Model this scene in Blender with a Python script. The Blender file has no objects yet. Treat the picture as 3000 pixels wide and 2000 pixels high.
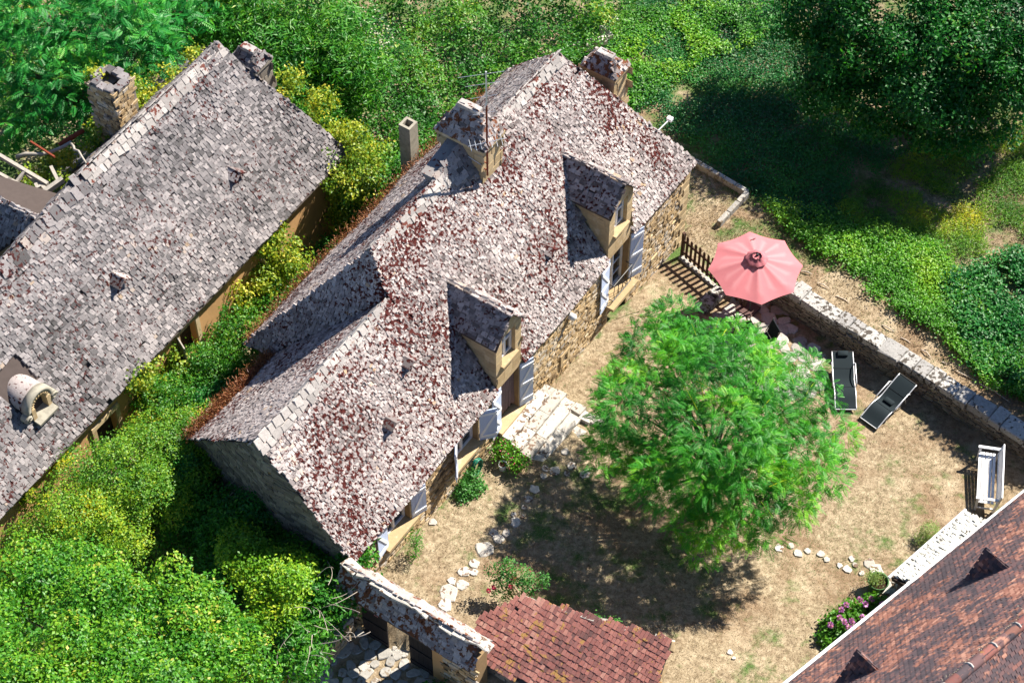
import bpy, math, random
import numpy as np
from mathutils import Vector, Matrix

random.seed(7)
RG = np.random.default_rng(11)
scene = bpy.context.scene
COL = scene.collection
R = math.radians

# ------------------------------------------------------------------ camera
F, TH, DIST = 6000.0, R(52), 60.0
cam_loc = np.array([0, -DIST * math.cos(TH), DIST * math.sin(TH)])
cd = bpy.data.cameras.new('camera')
cam = bpy.data.objects.new('camera', cd)
COL.objects.link(cam)
cam.location = cam_loc
cam.rotation_euler = (R(90) - TH, 0, 0)
cd.sensor_width = 36
cd.lens = 36 * F / 3000
cd.clip_end = 2000
scene.camera = cam

# ------------------------------------------------------------------ sky, sun, exposure
SUN_EL = R(44)
SUN_AZ = math.atan2(0.81, 0.59)          # clockwise from +Y
w = bpy.data.worlds.new('World')
scene.world = w
w.use_nodes = True
nt = w.node_tree
sky = nt.nodes.new('ShaderNodeTexSky')
sky.sky_type = 'NISHITA'
sky.sun_disc = False
sky.sun_elevation = SUN_EL
sky.sun_rotation = SUN_AZ
sky.altitude = 2500
sky.air_density = 0.8
sky.dust_density = 0.2
sky.ozone_density = 3.0
nt.links.new(sky.outputs[0], nt.nodes['Background'].inputs[0])
nt.nodes['Background'].inputs[1].default_value = 0.075
sd = bpy.data.lights.new('sun', 'SUN')
sd.energy = 5.0
sd.angle = R(0.5)
sd.color = (1.0, 0.93, 0.82)
sun = bpy.data.objects.new('sun', sd)
COL.objects.link(sun)
sv = Vector((math.sin(SUN_AZ) * math.cos(SUN_EL), math.cos(SUN_AZ) * math.cos(SUN_EL), math.sin(SUN_EL)))
sun.rotation_euler = (-sv).to_track_quat('-Z', 'Y').to_euler()
sun.location = (20, 10, 40)
scene.view_settings.view_transform = 'Standard'
scene.view_settings.look = 'None'
scene.view_settings.gamma = 1
scene.view_settings.exposure = 1.48
scene.render.engine = 'CYCLES'
scene.cycles.max_bounces = 6
scene.cycles.diffuse_bounces = 3
scene.cycles.transmission_bounces = 3

# ------------------------------------------------------------------ survey frames
_fw = np.array([0, math.cos(TH), -math.sin(TH)])
_up = np.array([0, math.sin(TH), math.cos(TH)])
def site(px, py, z=0.0):
    """ground-survey point: the photograph's point (px, py) at height z"""
    d = _fw + np.array([1., 0, 0]) * (px - 1500) / F - _up * (py - 1000) / F
    return cam_loc + d * ((z - cam_loc[2]) / d[2])
A0 = np.array([5.402, 4.719, 0.0]); U = np.array([-0.5637, -0.826, 0.0]); V = np.array([-0.826, 0.5637, 0.0])
def H(a, b, z): return A0 + a * U + b * V + np.array([0, 0, z])      # main house: a along the front, b to the back
def hco(p): return (p - A0) @ U, (p - A0) @ V
B0 = np.array([-6.102, 3.291, 0.0]); U2 = np.array([-0.5456, -0.838, 0.0]); V2 = np.array([-0.838, 0.5456, 0.0])
def G(a, b, z): return B0 + a * U2 + b * V2 + np.array([0, 0, z])    # old house on the left
Z3 = np.array([0, 0, 1.0])
EAVE = 2.8

def vnoise(x, y, seed=0):
    """smooth value noise 0..1"""
    x = np.asarray(x, float); y = np.asarray(y, float)
    xi = np.floor(x).astype(np.int64); yi = np.floor(y).astype(np.int64)
    fx = x - xi; fy = y - yi
    fx = fx * fx * (3 - 2 * fx); fy = fy * fy * (3 - 2 * fy)
    def h(i, j):
        n = (i * 374761393 + j * 668265263 + seed * 974711) & 0x7fffffff
        n = ((n ^ (n >> 13)) * 1274126177) & 0x7fffffff
        return ((n ^ (n >> 16)) & 0xffff) / 65535.0
    return (h(xi, yi) * (1 - fx) + h(xi + 1, yi) * fx) * (1 - fy) + (h(xi, yi + 1) * (1 - fx) + h(xi + 1, yi + 1) * fx) * fy

def gz(x, y):
    """terrain height"""
    x = np.asarray(x, float); y = np.asarray(y, float)
    a = (x - A0[0]) * U[0] + (y - A0[1]) * U[1]
    b = (x - A0[0]) * V[0] + (y - A0[1]) * V[1]
    z = -0.9 + 0.103 * np.clip(a, 0, 17)
    z = z - 0.5 * np.clip((a - 16.85) / 0.3, 0, 1)
    return z + 0.05 * (vnoise(x * .9, y * .9, 3) - .5)

def inpoly(x, y, poly):
    poly = np.asarray(poly)[:, :2]
    c = np.zeros(np.shape(x), bool)
    j = len(poly) - 1
    for i in range(len(poly)):
        xi, yi = poly[i]; xj, yj = poly[j]
        if yi != yj:
            c ^= ((yi > y) != (yj > y)) & (x < (xj - xi) * (y - yi) / (yj - yi) + xi)
        j = i
    return c

# ------------------------------------------------------------------ mesh helpers
class MB:
    def __init__(s): s.v = []; s.f = []; s.r = []; s.n = 0
    def add(s, v, faces, rnd=None):
        v = np.asarray(v, float).reshape(-1, 3)
        for f in faces:
            f = np.asarray(f, np.int64)
            s.f.append(f + s.n)
        s.v.append(v)
        if rnd is None: rnd = np.full(len(v), RG.random())
        s.r.append(np.broadcast_to(np.asarray(rnd, float), (len(v),)))
        s.n += len(v)
        return s
    def box(s, c, x, y, z, sx, sy, sz, rnd=None):
        c = np.asarray(c, float); x = np.asarray(x, float); y = np.asarray(y, float); z = np.asarray(z, float)
        vs = [c + x * sx * i / 2 + y * sy * j / 2 + z * sz * k / 2 for k in (-1, 1) for j in (-1, 1) for i in (-1, 1)]
        fs = np.array([[0, 2, 3, 1], [4, 5, 7, 6], [0, 1, 5, 4], [2, 6, 7, 3], [0, 4, 6, 2], [1, 3, 7, 5]])
        return s.add(vs, [fs], rnd)
    def poly(s, pts, rnd=None):
        return s.add(pts, [np.arange(len(pts)).reshape(1, -1)], rnd)
    def prism(s, pts, off, rnd=None):
        pts = np.asarray(pts, float); n = len(pts)
        v = np.vstack([pts, pts + np.asarray(off)])
        q = np.array([[i, (i + 1) % n, n + (i + 1) % n, n + i] for i in range(n)])
        return s.add(v, [np.arange(n)[::-1].reshape(1, -1), (np.arange(n) + n).reshape(1, -1), q], rnd)
    def tube(s, pts, rad, n=6, rnd=None, cap=True):
        pts = np.asarray(pts, float); m = len(pts)
        rad = np.broadcast_to(np.asarray(rad, float), (m,))
        t = np.gradient(pts, axis=0) if m > 1 else np.array([[0, 0, 1.]])
        t /= np.linalg.norm(t, axis=1)[:, None] + 1e-9
        ref = np.array([0, 0, 1.]) if abs(t[0, 2]) < .9 else np.array([1., 0, 0])
        a1 = np.cross(t, ref); a1 /= np.linalg.norm(a1, axis=1)[:, None] + 1e-9
        a2 = np.cross(t, a1)
        an = np.arange(n) * 2 * math.pi / n
        v = pts[:, None] + rad[:, None, None] * (np.cos(an)[None, :, None] * a1[:, None] + np.sin(an)[None, :, None] * a2[:, None])
        q = []
        for i in range(m - 1):
            for j in range(n):
                q.append([i * n + j, i * n + (j + 1) % n, (i + 1) * n + (j + 1) % n, (i + 1) * n + j])
        fs = [np.array(q)]
        if cap:
            fs += [np.arange(n)[::-1].reshape(1, -1), (np.arange(n) + (m - 1) * n).reshape(1, -1)]
        return s.add(v, fs, rnd)
    def mesh(s, name, smooth=False):
        me = bpy.data.meshes.new(name)
        v = np.vstack(s.v)
        me.vertices.add(len(v)); me.vertices.foreach_set('co', v.astype(np.float32).ravel())
        loops = np.concatenate([f.ravel() for f in s.f])
        tot = np.concatenate([np.full(len(f), f.shape[1]) for f in s.f])
        st = np.concatenate([[0], np.cumsum(tot)[:-1]])
        me.loops.add(len(loops)); me.loops.foreach_set('vertex_index', loops.astype(np.int32))
        me.polygons.add(len(tot)); me.polygons.foreach_set('loop_start', st.astype(np.int32))
        at = me.attributes.new('rnd', 'FLOAT', 'POINT')
        at.data.foreach_set('value', np.concatenate(s.r).astype(np.float32))
        me.update(calc_edges=True)
        me.polygons.foreach_set('use_smooth', np.full(len(tot), bool(smooth)))
        return me

WM = {}
def link(o, parent=None, mat=None):
    COL.objects.link(o)
    if parent is not None:
        o.parent = parent
        o.matrix_parent_inverse = WM.get(parent.name, Matrix.Identity(4)).inverted()
    return o
def obj(name, mb, mat, parent=None, smooth=False, kind=None, label=None):
    me = mb.mesh(name, smooth)
    me.materials.append(mat)
    o = bpy.data.objects.new(name, me)
    link(o, parent)
    if kind: o['kind'] = kind
    if label: o['label'] = label
    return o
def thing(name, loc, label, cat, group=None):
    o = bpy.data.objects.new(name, None)
    COL.objects.link(o)
    o.empty_display_size = .3
    o.location = Vector(np.asarray(loc, float))
    WM[o.name] = Matrix.Translation(o.location)
    return tag(o, label, cat, group)
def tag(o, label, cat, group=None):
    o['label'] = label; o['category'] = cat
    if group: o['group'] = group
    return o
def struct(name, mb, mat, smooth=False):
    o = obj(name, mb, mat, None, smooth); o['kind'] = 'structure'; return o
def part_empty(name, parent, loc=(0, 0, 0)):
    o = bpy.data.objects.new(name, None); o.empty_display_size = .2
    link(o, parent)
    return o

# ------------------------------------------------------------------ materials
class NB:
    def __init__(s, name):
        s.m = bpy.data.materials.new(name); s.m.use_nodes = True
        s.t = s.m.node_tree; s.p = s.t.nodes['Principled BSDF']; s.out = s.t.nodes['Material Output']
    def n(s, t, **k):
        nd = s.t.nodes.new(t)
        for a, b in k.items(): setattr(nd, a, b)
        return nd
    def l(s, a, b): s.t.links.new(a, b)
    def pos(s): return s.n('ShaderNodeNewGeometry').outputs['Position']
    def noise(s, scale, detail=3, rough=.55, vec=None, dist=0.0):
        nd = s.n('ShaderNodeTexNoise'); nd.inputs['Scale'].default_value = scale
        nd.inputs['Detail'].default_value = detail; nd.inputs['Roughness'].default_value = rough
        nd.inputs['Distortion'].default_value = dist
        s.l(vec if vec is not None else s.pos(), nd.inputs['Vector'])
        return nd.outputs[0]
    def ramp(s, fac, stops, interp='LINEAR'):
        nd = s.n('ShaderNodeValToRGB'); cr = nd.color_ramp; cr.interpolation = interp
        while len(cr.elements) < len(stops): cr.elements.new(.5)
        for e, (p, c) in zip(cr.elements, stops): e.position = p; e.color = (*c, 1)
        s.l(fac, nd.inputs[0]); return nd.outputs[0]
    def mix(s, f, a, b, mode='MIX'):
        nd = s.n('ShaderNodeMix', data_type='RGBA', blend_type=mode)
        for sk, v in ((0, f), (6, a), (7, b)):
            if isinstance(v, (int, float)): nd.inputs[sk].default_value = v
            elif isinstance(v, tuple): nd.inputs[sk].default_value = (*v, 1)
            else: s.l(v, nd.inputs[sk])
        return nd.outputs[2]
    def math(s, op, a, b=0.0):
        nd = s.n('ShaderNodeMath', operation=op)
        for i, v in enumerate((a, b)):
            if isinstance(v, (int, float)): nd.inputs[i].default_value = v
            else: s.l(v, nd.inputs[i])
        return nd.outputs[0]
    def step(s, v, lo, hi):
        nd = s.n('ShaderNodeMapRange'); nd.inputs[1].default_value = lo; nd.inputs[2].default_value = hi
        s.l(v, nd.inputs[0]); return nd.outputs[0]
    def attr(s, name='rnd'): return s.n('ShaderNodeAttribute', attribute_name=name).outputs['Fac']
    def bump(s, h, strength=.4, dist=.02):
        b = s.n('ShaderNodeBump'); b.inputs['Strength'].default_value = strength; b.inputs['Distance'].default_value = dist
        s.l(h, b.inputs['Height']); s.l(b.outputs[0], s.p.inputs['Normal'])
    def done(s, col, rough=.9, spec=.2, metal=0.0):
        if isinstance(col, tuple): s.p.inputs['Base Color'].default_value = (*col, 1)
        else: s.l(col, s.p.inputs['Base Color'])
        s.p.inputs['Roughness'].default_value = rough
        s.p.inputs['Specular IOR Level'].default_value = spec
        s.p.inputs['Metallic'].default_value = metal
        return s.m

def m_stone(name, stops, moss=(.09, .022, .018), thr=.58, mscale=8.0, var=.35, lich=None, bump=.5, big=.45):
    b = NB(name)
    c = b.ramp(b.attr(), stops)
    f = b.noise(14, 4, .65)
    c = b.mix(b.math('MULTIPLY', b.step(f, .35, .7), var), c, (.10, .10, .10))
    if lich:
        c = b.mix(b.math('MULTIPLY', b.step(b.noise(3.1, 4, .7), .56, .66), .75), c, lich)
    if thr < 1:
        ma = b.noise(mscale, 3, .6)
        mb_ = b.noise(.55, 2, .5)
        s = b.math('ADD', ma, b.math('MULTIPLY', b.math('SUBTRACT', mb_, .5), big))
        c = b.mix(b.step(s, thr, thr + .035), c, moss)
    b.bump(b.noise(30, 4, .7), bump, .02)
    return b.done(c, .92, .15)

def m_plain(name, col, rough=.6, spec=.3, var=.25, scale=6.0, dark=.45, metal=0.0, bump=0.0):
    b = NB(name)
    d = tuple(x * dark for x in col)
    c = b.mix(b.math('MULTIPLY', b.step(b.noise(scale, 5, .65), .4, .72), var), col, d)
    if bump: b.bump(b.noise(scale * 5, 4, .7), bump, .01)
    return b.done(c, rough, spec, metal)

def m_leaf(name, stops, trans=.35, rough=.45, spec=.35, tint=(1.25, 1.15, .55)):
    b = NB(name)
    c = b.ramp(b.attr(), stops)
    b.done(c, rough, spec)
    tr = b.n('ShaderNodeBsdfTranslucent')
    b.l(b.mix(1.0, c, tint, 'MULTIPLY'), tr.inputs[0])
    mx = b.n('ShaderNodeMixShader'); mx.inputs[0].default_value = trans
    b.l(b.p.outputs[0], mx.inputs[1]); b.l(tr.outputs[0], mx.inputs[2]); b.l(mx.outputs[0], b.out.inputs[0])
    return b.m

MAT = {}
GREY = [(0, (.05, .047, .048)), (.25, (.125, .116, .12)), (.6, (.205, .188, .19)), (.93, (.33, .30, .298)), (1, (.28, .21, .15))]
PINK = [(0, (.09, .075, .072)), (.22, (.20, .172, .168)), (.55, (.31, .27, .262)), (.93, (.47, .42, .40)), (1, (.37, .26, .17))]
MAT['lauze'] = m_stone('roof_stone', PINK, moss=(.058, .012, .010), thr=.545, mscale=10, big=.45, var=.25)
MAT['lauze_grey'] = m_stone('weathered_roof_stone', GREY, moss=(.05, .015, .014), thr=.60, mscale=9.0, big=.30)
MAT['lauze_gate'] = m_stone('lichened_roof_stone', PINK, moss=(.13, .05, .025), thr=.53, mscale=6, big=.3)
MAT['ridge'] = m_stone('ridge_mortar', [(0, (.24, .22, .21)), (1, (.46, .425, .40))], moss=(.12, .04, .03), thr=.63, mscale=5)
MAT['under'] = m_plain('roof_bedding', (.075, .06, .055), .95, .05)
MAT['rubble'] = m_stone('rubble_stone', [(0, (.16, .105, .05)), (.3, (.37, .25, .12)), (.6, (.50, .37, .21)), (.85, (.46, .40, .32)), (1, (.26, .23, .20))], thr=1.1, var=.4, lich=(.36, .33, .30))
MAT['mortar'] = m_plain('lime_mortar', (.26, .18, .10), .95, .05, .5, 5, .5, bump=.5)
MAT['ashlar'] = m_stone('dressed_limestone', [(0, (.36, .26, .14)), (1, (.50, .38, .22))], thr=1.1, var=.25, lich=(.50, .40, .28), bump=.3)
MAT['render'] = m_plain('ochre_render', (.44, .26, .12), .95, .1, .35, 1.5, .55, bump=.4)
MAT['white'] = m_plain('white_paint', (.68, .69, .72), .5, .3, .12, 9, .75)
MAT['shutter'] = m_plain('pale_blue_paint', (.42, .50, .68), .5, .3, .15, 7, .75)
g = NB('window_glass'); MAT['glass'] = g.done((.012, .016, .02), .06, .6)
MAT['iron'] = m_plain('black_iron', (.02, .022, .025), .5, .4)
MAT['rust'] = m_plain('rusted_steel', (.20, .045, .022), .8, .2, .5, 20, .4)
MAT['galv'] = m_plain('galvanised_metal', (.62, .63, .64), .4, .5, .2, 10, .6, metal=.3)
MAT['concrete'] = m_plain('weathered_concrete', (.30, .28, .23), .95, .1, .6, 6, .4, bump=.4)
MAT['timber'] = m_plain('grey_timber', (.34, .31, .27), .9, .1, .5, 9, .4, bump=.4)
MAT['darkwood'] = m_plain('dark_stained_wood', (.045, .032, .026), .75, .2, .4, 8, .5)
MAT['fence'] = m_plain('brown_fence_paint', (.075, .042, .03), .8, .15, .4, 8, .5)
MAT['gatewood'] = m_plain('dark_gate_timber', (.022, .018, .018), .8, .2, .4, 8, .5)
MAT['step'] = m_stone('step_limestone', [(0, (.36, .33, .29)), (1, (.56, .53, .48))], moss=(.16, .11, .08), thr=.585, mscale=7, var=.3)
MAT['flag'] = m_stone('flagstone', [(0, (.28, .265, .24)), (1, (.48, .455, .41))], moss=(.2, .16, .12), thr=.62, mscale=6, var=.45)
MAT['cap'] = m_stone('wall_capstone', [(0, (.28, .27, .26)), (1, (.46, .445, .42))], moss=(.075, .065, .055), thr=.55, mscale=7, var=.5)
MAT['wallstone'] = m_stone('dry_wall_stone', [(0, (.10, .085, .07)), (.5, (.22, .185, .145)), (1, (.34, .30, .24))], thr=1.1, var=.5)
MAT['redtile'] = m_stone('red_clay_tile', [(0, (.11, .05, .045)), (.35, (.23, .085, .072)), (.7, (.32, .125, .10)), (1, (.42, .22, .17))], moss=(.30, .17, .06), thr=.60, mscale=5, var=.35)
b = NB('brown_clay_tile')
c1 = b.ramp(b.attr(), [(0, (.05, .043, .052)), (.45, (.09, .068, .074)), (.8, (.15, .085, .083)), (1, (.24, .11, .09))])
c2 = b.ramp(b.attr(), [(0, (.13, .065, .055)), (.5, (.28, .125, .092)), (1, (.46, .25, .18))])
big = b.math('ADD', b.noise(.75, 4, .7), b.math('MULTIPLY', b.math('SUBTRACT', b.noise(6, 3), .5), .35))
c = b.mix(b.step(big, .52, .60), c1, c2)
c = b.mix(b.step(b.noise(2.3, 4, .75), .70, .74), c, (.36, .22, .05))
b.bump(b.noise(30, 3), .3, .01)
MAT['browntile'] = b.done(c, .85, .2)
MAT['tiledark'] = m_plain('dark_tile', (.10, .06, .055), .85, .2, .5, 6, .5)
MAT['soil'] = m_plain('potting_soil', (.035, .02, .012), .95, .05)
MAT['black_mesh'] = m_plain('charcoal_mesh_fabric', (.012, .019, .023), .8, .12, .3, 30, .6)
MAT['alu'] = m_plain('aluminium_tube', (.60, .61, .63), .35, .5, .1, 10, .8, metal=.4)
MAT['hose'] = m_plain('green_hose_rubber', (.01, .16, .10), .4, .4)
MAT['pot'] = m_plain('green_plastic_pot', (.06, .15, .05), .5, .3)
MAT['terracotta'] = m_plain('terracotta', (.35, .13, .07), .8, .2)
b = NB('pink_canvas')
c = b.mix(b.math('MULTIPLY', b.step(b.noise(5, 4), .45, .75), .25), (.56, .19, .21), (.44, .14, .16))
c = b.mix(b.math('MULTIPLY', b.attr(), .45), c, (.70, .36, .37))
b.done(c, .85, .1)
tr = b.n('ShaderNodeBsdfTranslucent'); b.l(c, tr.inputs[0])
mx = b.n('ShaderNodeMixShader'); mx.inputs[0].default_value = .25
b.l(b.p.outputs[0], mx.inputs[1]); b.l(tr.outputs[0], mx.inputs[2]); b.l(mx.outputs[0], b.out.inputs[0])
MAT['canvas'] = b.m
MAT['canvas_dark'] = m_plain('faded_rose_canvas', (.42, .14, .16), .85, .1, .5, 9, .5)
MAT['curtain'] = m_plain('mauve_curtain_cord', (.24, .17, .18), .8, .15, .4, 14, .5)
MAT['bark'] = m_plain('bark', (.16, .12, .085), .95, .1, .6, 12, .4, bump=.6)
MAT['twig'] = m_plain('bare_twig', (.42, .36, .30), .9, .1, .3, 12, .6)

LEAF = {
 'mimosa': [(0, (.008, .085, .012)), (.45, (.030, .20, .018)), (.8, (.085, .31, .018)), (1, (.20, .40, .022))],
 'acacia': [(0, (.006, .07, .018)), (.5, (.014, .165, .032)), (.85, (.04, .25, .035)), (1, (.12, .32, .05))],
 'thicket': [(0, (.010, .055, .012)), (.4, (.03, .14, .016)), (.75, (.085, .21, .018)), (.93, (.20, .27, .025)), (1, (.34, .30, .06))],
 'elder': [(0, (.010, .06, .012)), (.45, (.03, .16, .018)), (.85, (.09, .24, .02)), (1, (.24, .33, .05))],
 'oak': [(0, (.004, .04, .01)), (.5, (.010, .10, .016)), (.85, (.03, .18, .02)), (1, (.14, .26, .03))],
 'ivy': [(0, (.02, .075, .012)), (.4, (.10, .19, .02)), (.75, (.27, .30, .03)), (1, (.48, .40, .07))],
 'feather': [(0, (.02, .09, .012)), (.4, (.07, .19, .018)), (.8, (.20, .30, .02)), (1, (.42, .38, .03))],
 'maple': [(0, (.015, .085, .012)), (.45, (.055, .20, .015)), (.8, (.17, .30, .02)), (1, (.45, .36, .10))],
 'laurel': [(0, (.010, .06, .012)), (.5, (.03, .15, .016)), (.9, (.09, .25, .02)), (1, (.22, .13, .04))],
 'lime': [(0, (.03, .12, .012)), (.5, (.12, .27, .015)), (1, (.38, .42, .03))],
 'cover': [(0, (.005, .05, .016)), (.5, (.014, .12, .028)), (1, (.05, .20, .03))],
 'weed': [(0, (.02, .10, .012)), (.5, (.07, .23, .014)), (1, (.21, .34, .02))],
 'straw': [(0, (.11, .08, .045)), (.5, (.29, .225, .14)), (.88, (.47, .385, .25)), (.92, (.11, .17, .035)), (1, (.045, .13, .022))],
 'drymoss': [(0, (.12, .035, .02)), (.5, (.26, .10, .045)), (1, (.38, .20, .09))],
 'litter': [(0, (.14, .055, .03)), (.5, (.30, .15, .08)), (1, (.42, .26, .15))],
 'rose': [(0, (.012, .08, .025)), (1, (.08, .24, .05))],
 'hydrangea': [(0, (.015, .08, .012)), (1, (.12, .30, .02))],
 'flower_pink': [(0, (.55, .015, .12)), (1, (.80, .08, .30))],
 'flower_mauve': [(0, (.33, .10, .42)), (.7, (.58, .26, .62)), (1, (.75, .45, .55))],
 'grey': [(0, (.10, .17, .07)), (1, (.28, .36, .16))],
 'white_flower': [(0, (.5, .5, .36)), (1, (.72, .70, .58))],
}
for k in LEAF:
    if k not in ('straw', 'litter', 'drymoss', 'flower_pink', 'flower_mauve', 'white_flower'):
        LEAF[k] = [(q, (min(.6, c[0] * 1.25), min(.6, c[1] * 1.3), c[2] * 1.0)) for q, c in LEAF[k]]
LM = {k: m_leaf(k + '_leaf', s, trans=(.15 if k in ('straw', 'litter', 'drymoss') else .40)) for k, s in LEAF.items()}

# ground
b = NB('yard_ground')
p = b.pos()
straw = b.ramp(b.noise(6, 8, .8), [(.32, (.10, .072, .044)), (.5, (.27, .212, .138)), (.66, (.44, .365, .255))])
litter = b.ramp(b.noise(9, 5, .75), [(.3, (.085, .045, .028)), (.55, (.20, .125, .075)), (.75, (.31, .21, .135))])
greenc = b.ramp(b.noise(10, 5, .7), [(.3, (.016, .06, .014)), (.6, (.06, .14, .025)), (.8, (.14, .20, .05))])
c = b.mix(b.math('MULTIPLY', b.step(b.noise(.42, 3, .6), .48, .62), .6), straw, litter)
gm = b.math('ADD', b.noise(1.1, 5, .7), b.math('MULTIPLY', b.attr('green'), .5))
c = b.mix(b.math('MULTIPLY', b.step(gm, .55, .70), .85), c, greenc)
pale = b.math('ADD', b.noise(.8, 4, .6), b.math('MULTIPLY', b.attr('green'), -.6))
c = b.mix(b.math('MULTIPLY', b.step(pale, .56, .66), .5), c, (.46, .38, .265))
b.bump(b.noise(26, 5, .75), .8, .04)
MAT['ground'] = b.done(c, .97, .05)

# ------------------------------------------------------------------ terrain
def build_ground():
    xs = np.concatenate([[-300, -80, -40], np.arange(-24, 24.01, .25), [40, 80, 300]])
    ys = np.concatenate([[-300, -80, -35], np.arange(-20, 24.01, .25), [40, 80, 300]])
    X, Y = np.meshgrid(xs, ys)
    Zg = gz(X, Y)
    nx, ny = len(xs), len(ys)
    i = np.arange(nx * ny).reshape(ny, nx)
    q = np.stack([i[:-1, :-1], i[:-1, 1:], i[1:, 1:], i[1:, :-1]], -1).reshape(-1, 4)
    mb = MB(); v = np.stack([X, Y, Zg], -1).reshape(-1, 3)
    mb.add(v, [q], 0.5)
    o = struct('ground', mb, MAT['ground'], True)
    a, bb = (v - A0) @ U, (v - A0) @ V
    gr = np.where((a < 1.2) | (bb > 0), .28, .0)
    yard_far = inpoly(v[:, 0], v[:, 1], [site(*q_) for q_ in ((1450, 1350), (2050, 1350), (2100, 1850), (1500, 1800))])
    gr = np.where(yard_far, .16, gr)
    wallside = inpoly(v[:, 0], v[:, 1], [site(*q_, -.8) for q_ in ((2330, 760), (2500, 800), (3050, 1200), (3050, 1400), (2300, 920))])
    gr = np.where(wallside, -.1, gr)
    terr = inpoly(v[:, 0], v[:, 1], [site(*q_, -.9) for q_ in ((2010, 470), (2190, 560), (2130, 680), (2300, 760), (2000, 800))])
    gr = np.where(terr, .08, gr)
    dryf = inpoly(v[:, 0], v[:, 1], [site(*q_, -.9) for q_ in ((2500, 560), (2700, 430), (3100, 300), (3100, 900), (2850, 750))])
    gr = np.where(dryf, .22, gr)
    at = o.data.attributes.new('green', 'FLOAT', 'POINT')
    at.data.foreach_set('value', gr.astype(np.float32))
build_ground()

# ------------------------------------------------------------------ slab (stone, tile, brick) machinery
def unit_slab(seed, irr):
    r = np.random.default_rng(seed)
    q = np.array([[-.5, -.5], [.5, -.5], [.5, .5], [-.5, .5]])
    bot = np.column_stack([q * 1.02, np.zeros(4)])
    top = np.column_stack([q * (1 - .10 * irr) + (r.random((4, 2)) - .5) * .34 * irr, 1 + (r.random(4) - .5) * .5 * irr])
    return np.vstack([bot, top])
SLAB_F = np.array([[4, 5, 6, 7], [0, 1, 5, 4], [1, 2, 6, 5], [2, 3, 7, 6], [3, 0, 4, 7]])

def patch(poly, row, wr, thick, irr=1.0, seed=0, und=0.0, tilt=.5, over=1.7, holes=(), upv=None, miss=.01, stag=False, jit=.12):
    """lay courses of slabs over a planar 3-D polygon; returns per-slab frames"""
    r = np.random.default_rng(seed)
    P = np.asarray(poly, float)
    n = np.zeros(3)
    for i in range(len(P)): n += np.cross(P[i] - P[0], P[(i + 1) % len(P)] - P[0])
    n /= np.linalg.norm(n)
    if upv is None:
        if n[2] < 0: n = -n
        ey = Z3 - n * n[2]
    else:
        if n @ upv[0] < 0: n = -n
        ey = np.asarray(upv[1], float) - n * (n @ upv[1])
    ey = ey / np.linalg.norm(ey); ex = np.cross(ey, n)
    q = np.stack([(P - P[0]) @ ex, (P - P[0]) @ ey], 1)
    x0, y0 = q.min(0); x1, y1 = q.max(0)
    xs, ys, ws, ls = [], [], [], []
    k = 0; y = y0
    while y < y1 + row * .3:
        rw = row * (1 + (r.random() - .5) * .25 * irr)
        m = int((x1 - x0) / wr[0]) + 3
        w_ = r.uniform(wr[0], wr[1], m)
        if stag: w_[:] = (wr[0] + wr[1]) / 2
        e = x0 - (r.random() if not stag else (k % 2) * .5 + .25) * wr[0] + np.concatenate([[0], np.cumsum(w_)])
        c = (e[:-1] + e[1:]) / 2
        ok = c < x1 + wr[0]
        xs.append(c[ok]); ws.append(w_[ok]); ys.append(np.full(ok.sum(), y + rw / 2)); ls.append(np.full(ok.sum(), rw))
        y += rw; k += 1
    xs = np.concatenate(xs); ys = np.concatenate(ys); ws = np.concatenate(ws); ls = np.concatenate(ls)
    ok = inpoly(xs, ys, q) & (r.random(len(xs)) > miss)
    for h in holes:
        hh = np.asarray(h, float); hq = np.stack([(hh - P[0]) @ ex, (hh - P[0]) @ ey], 1)
        ok &= ~inpoly(xs, ys, hq)
    xs, ys, ws, ls = xs[ok], ys[ok], ws[ok], ls[ok]
    N = len(xs)
    ys = ys + (r.random(N) - .5) * row * jit * 2 * irr
    u = und * ((vnoise(xs * .55 + seed, ys * .55, 5) - .5) * 2 + (vnoise(xs * 1.7, ys * 1.7, 9) - .5) * .6)
    th = thick * r.uniform(.7, 1.3 if irr > .3 else 1.1, N)
    rot = (r.random(N) - .5) * .22 * irr
    X = np.cos(rot)[:, None] * ex + np.sin(rot)[:, None] * ey
    Yp = -np.sin(rot)[:, None] * ex + np.cos(rot)[:, None] * ey
    ang = np.arctan2(thick * tilt, row) * (1 + (r.random(N) - .5) * .5 * irr)
    Y = np.cos(ang)[:, None] * Yp - np.sin(ang)[:, None] * n
    Nn = np.cos(ang)[:, None] * n + np.sin(ang)[:, None] * Yp
    l = ls * over * r.uniform(.92, 1.1, N)
    C = P[0] + xs[:, None] * ex + (ys + (l - ls) * .5)[:, None] * ey + (u + thick * tilt * .45)[:, None] * n
    rnd = np.clip(r.beta(1.8, 1.8, N) * .95 + (vnoise(xs * .8, ys * .8, 21 + seed) - .5) * .35, 0, 1)
    return dict(C=C, X=X, Y=Y, N=Nn, w=ws * r.uniform(.86, .99, N), l=l, t=th, r=rnd)

def cat(ps):
    return {k: np.concatenate([p[k] for p in ps]) for k in ps[0]}

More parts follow.
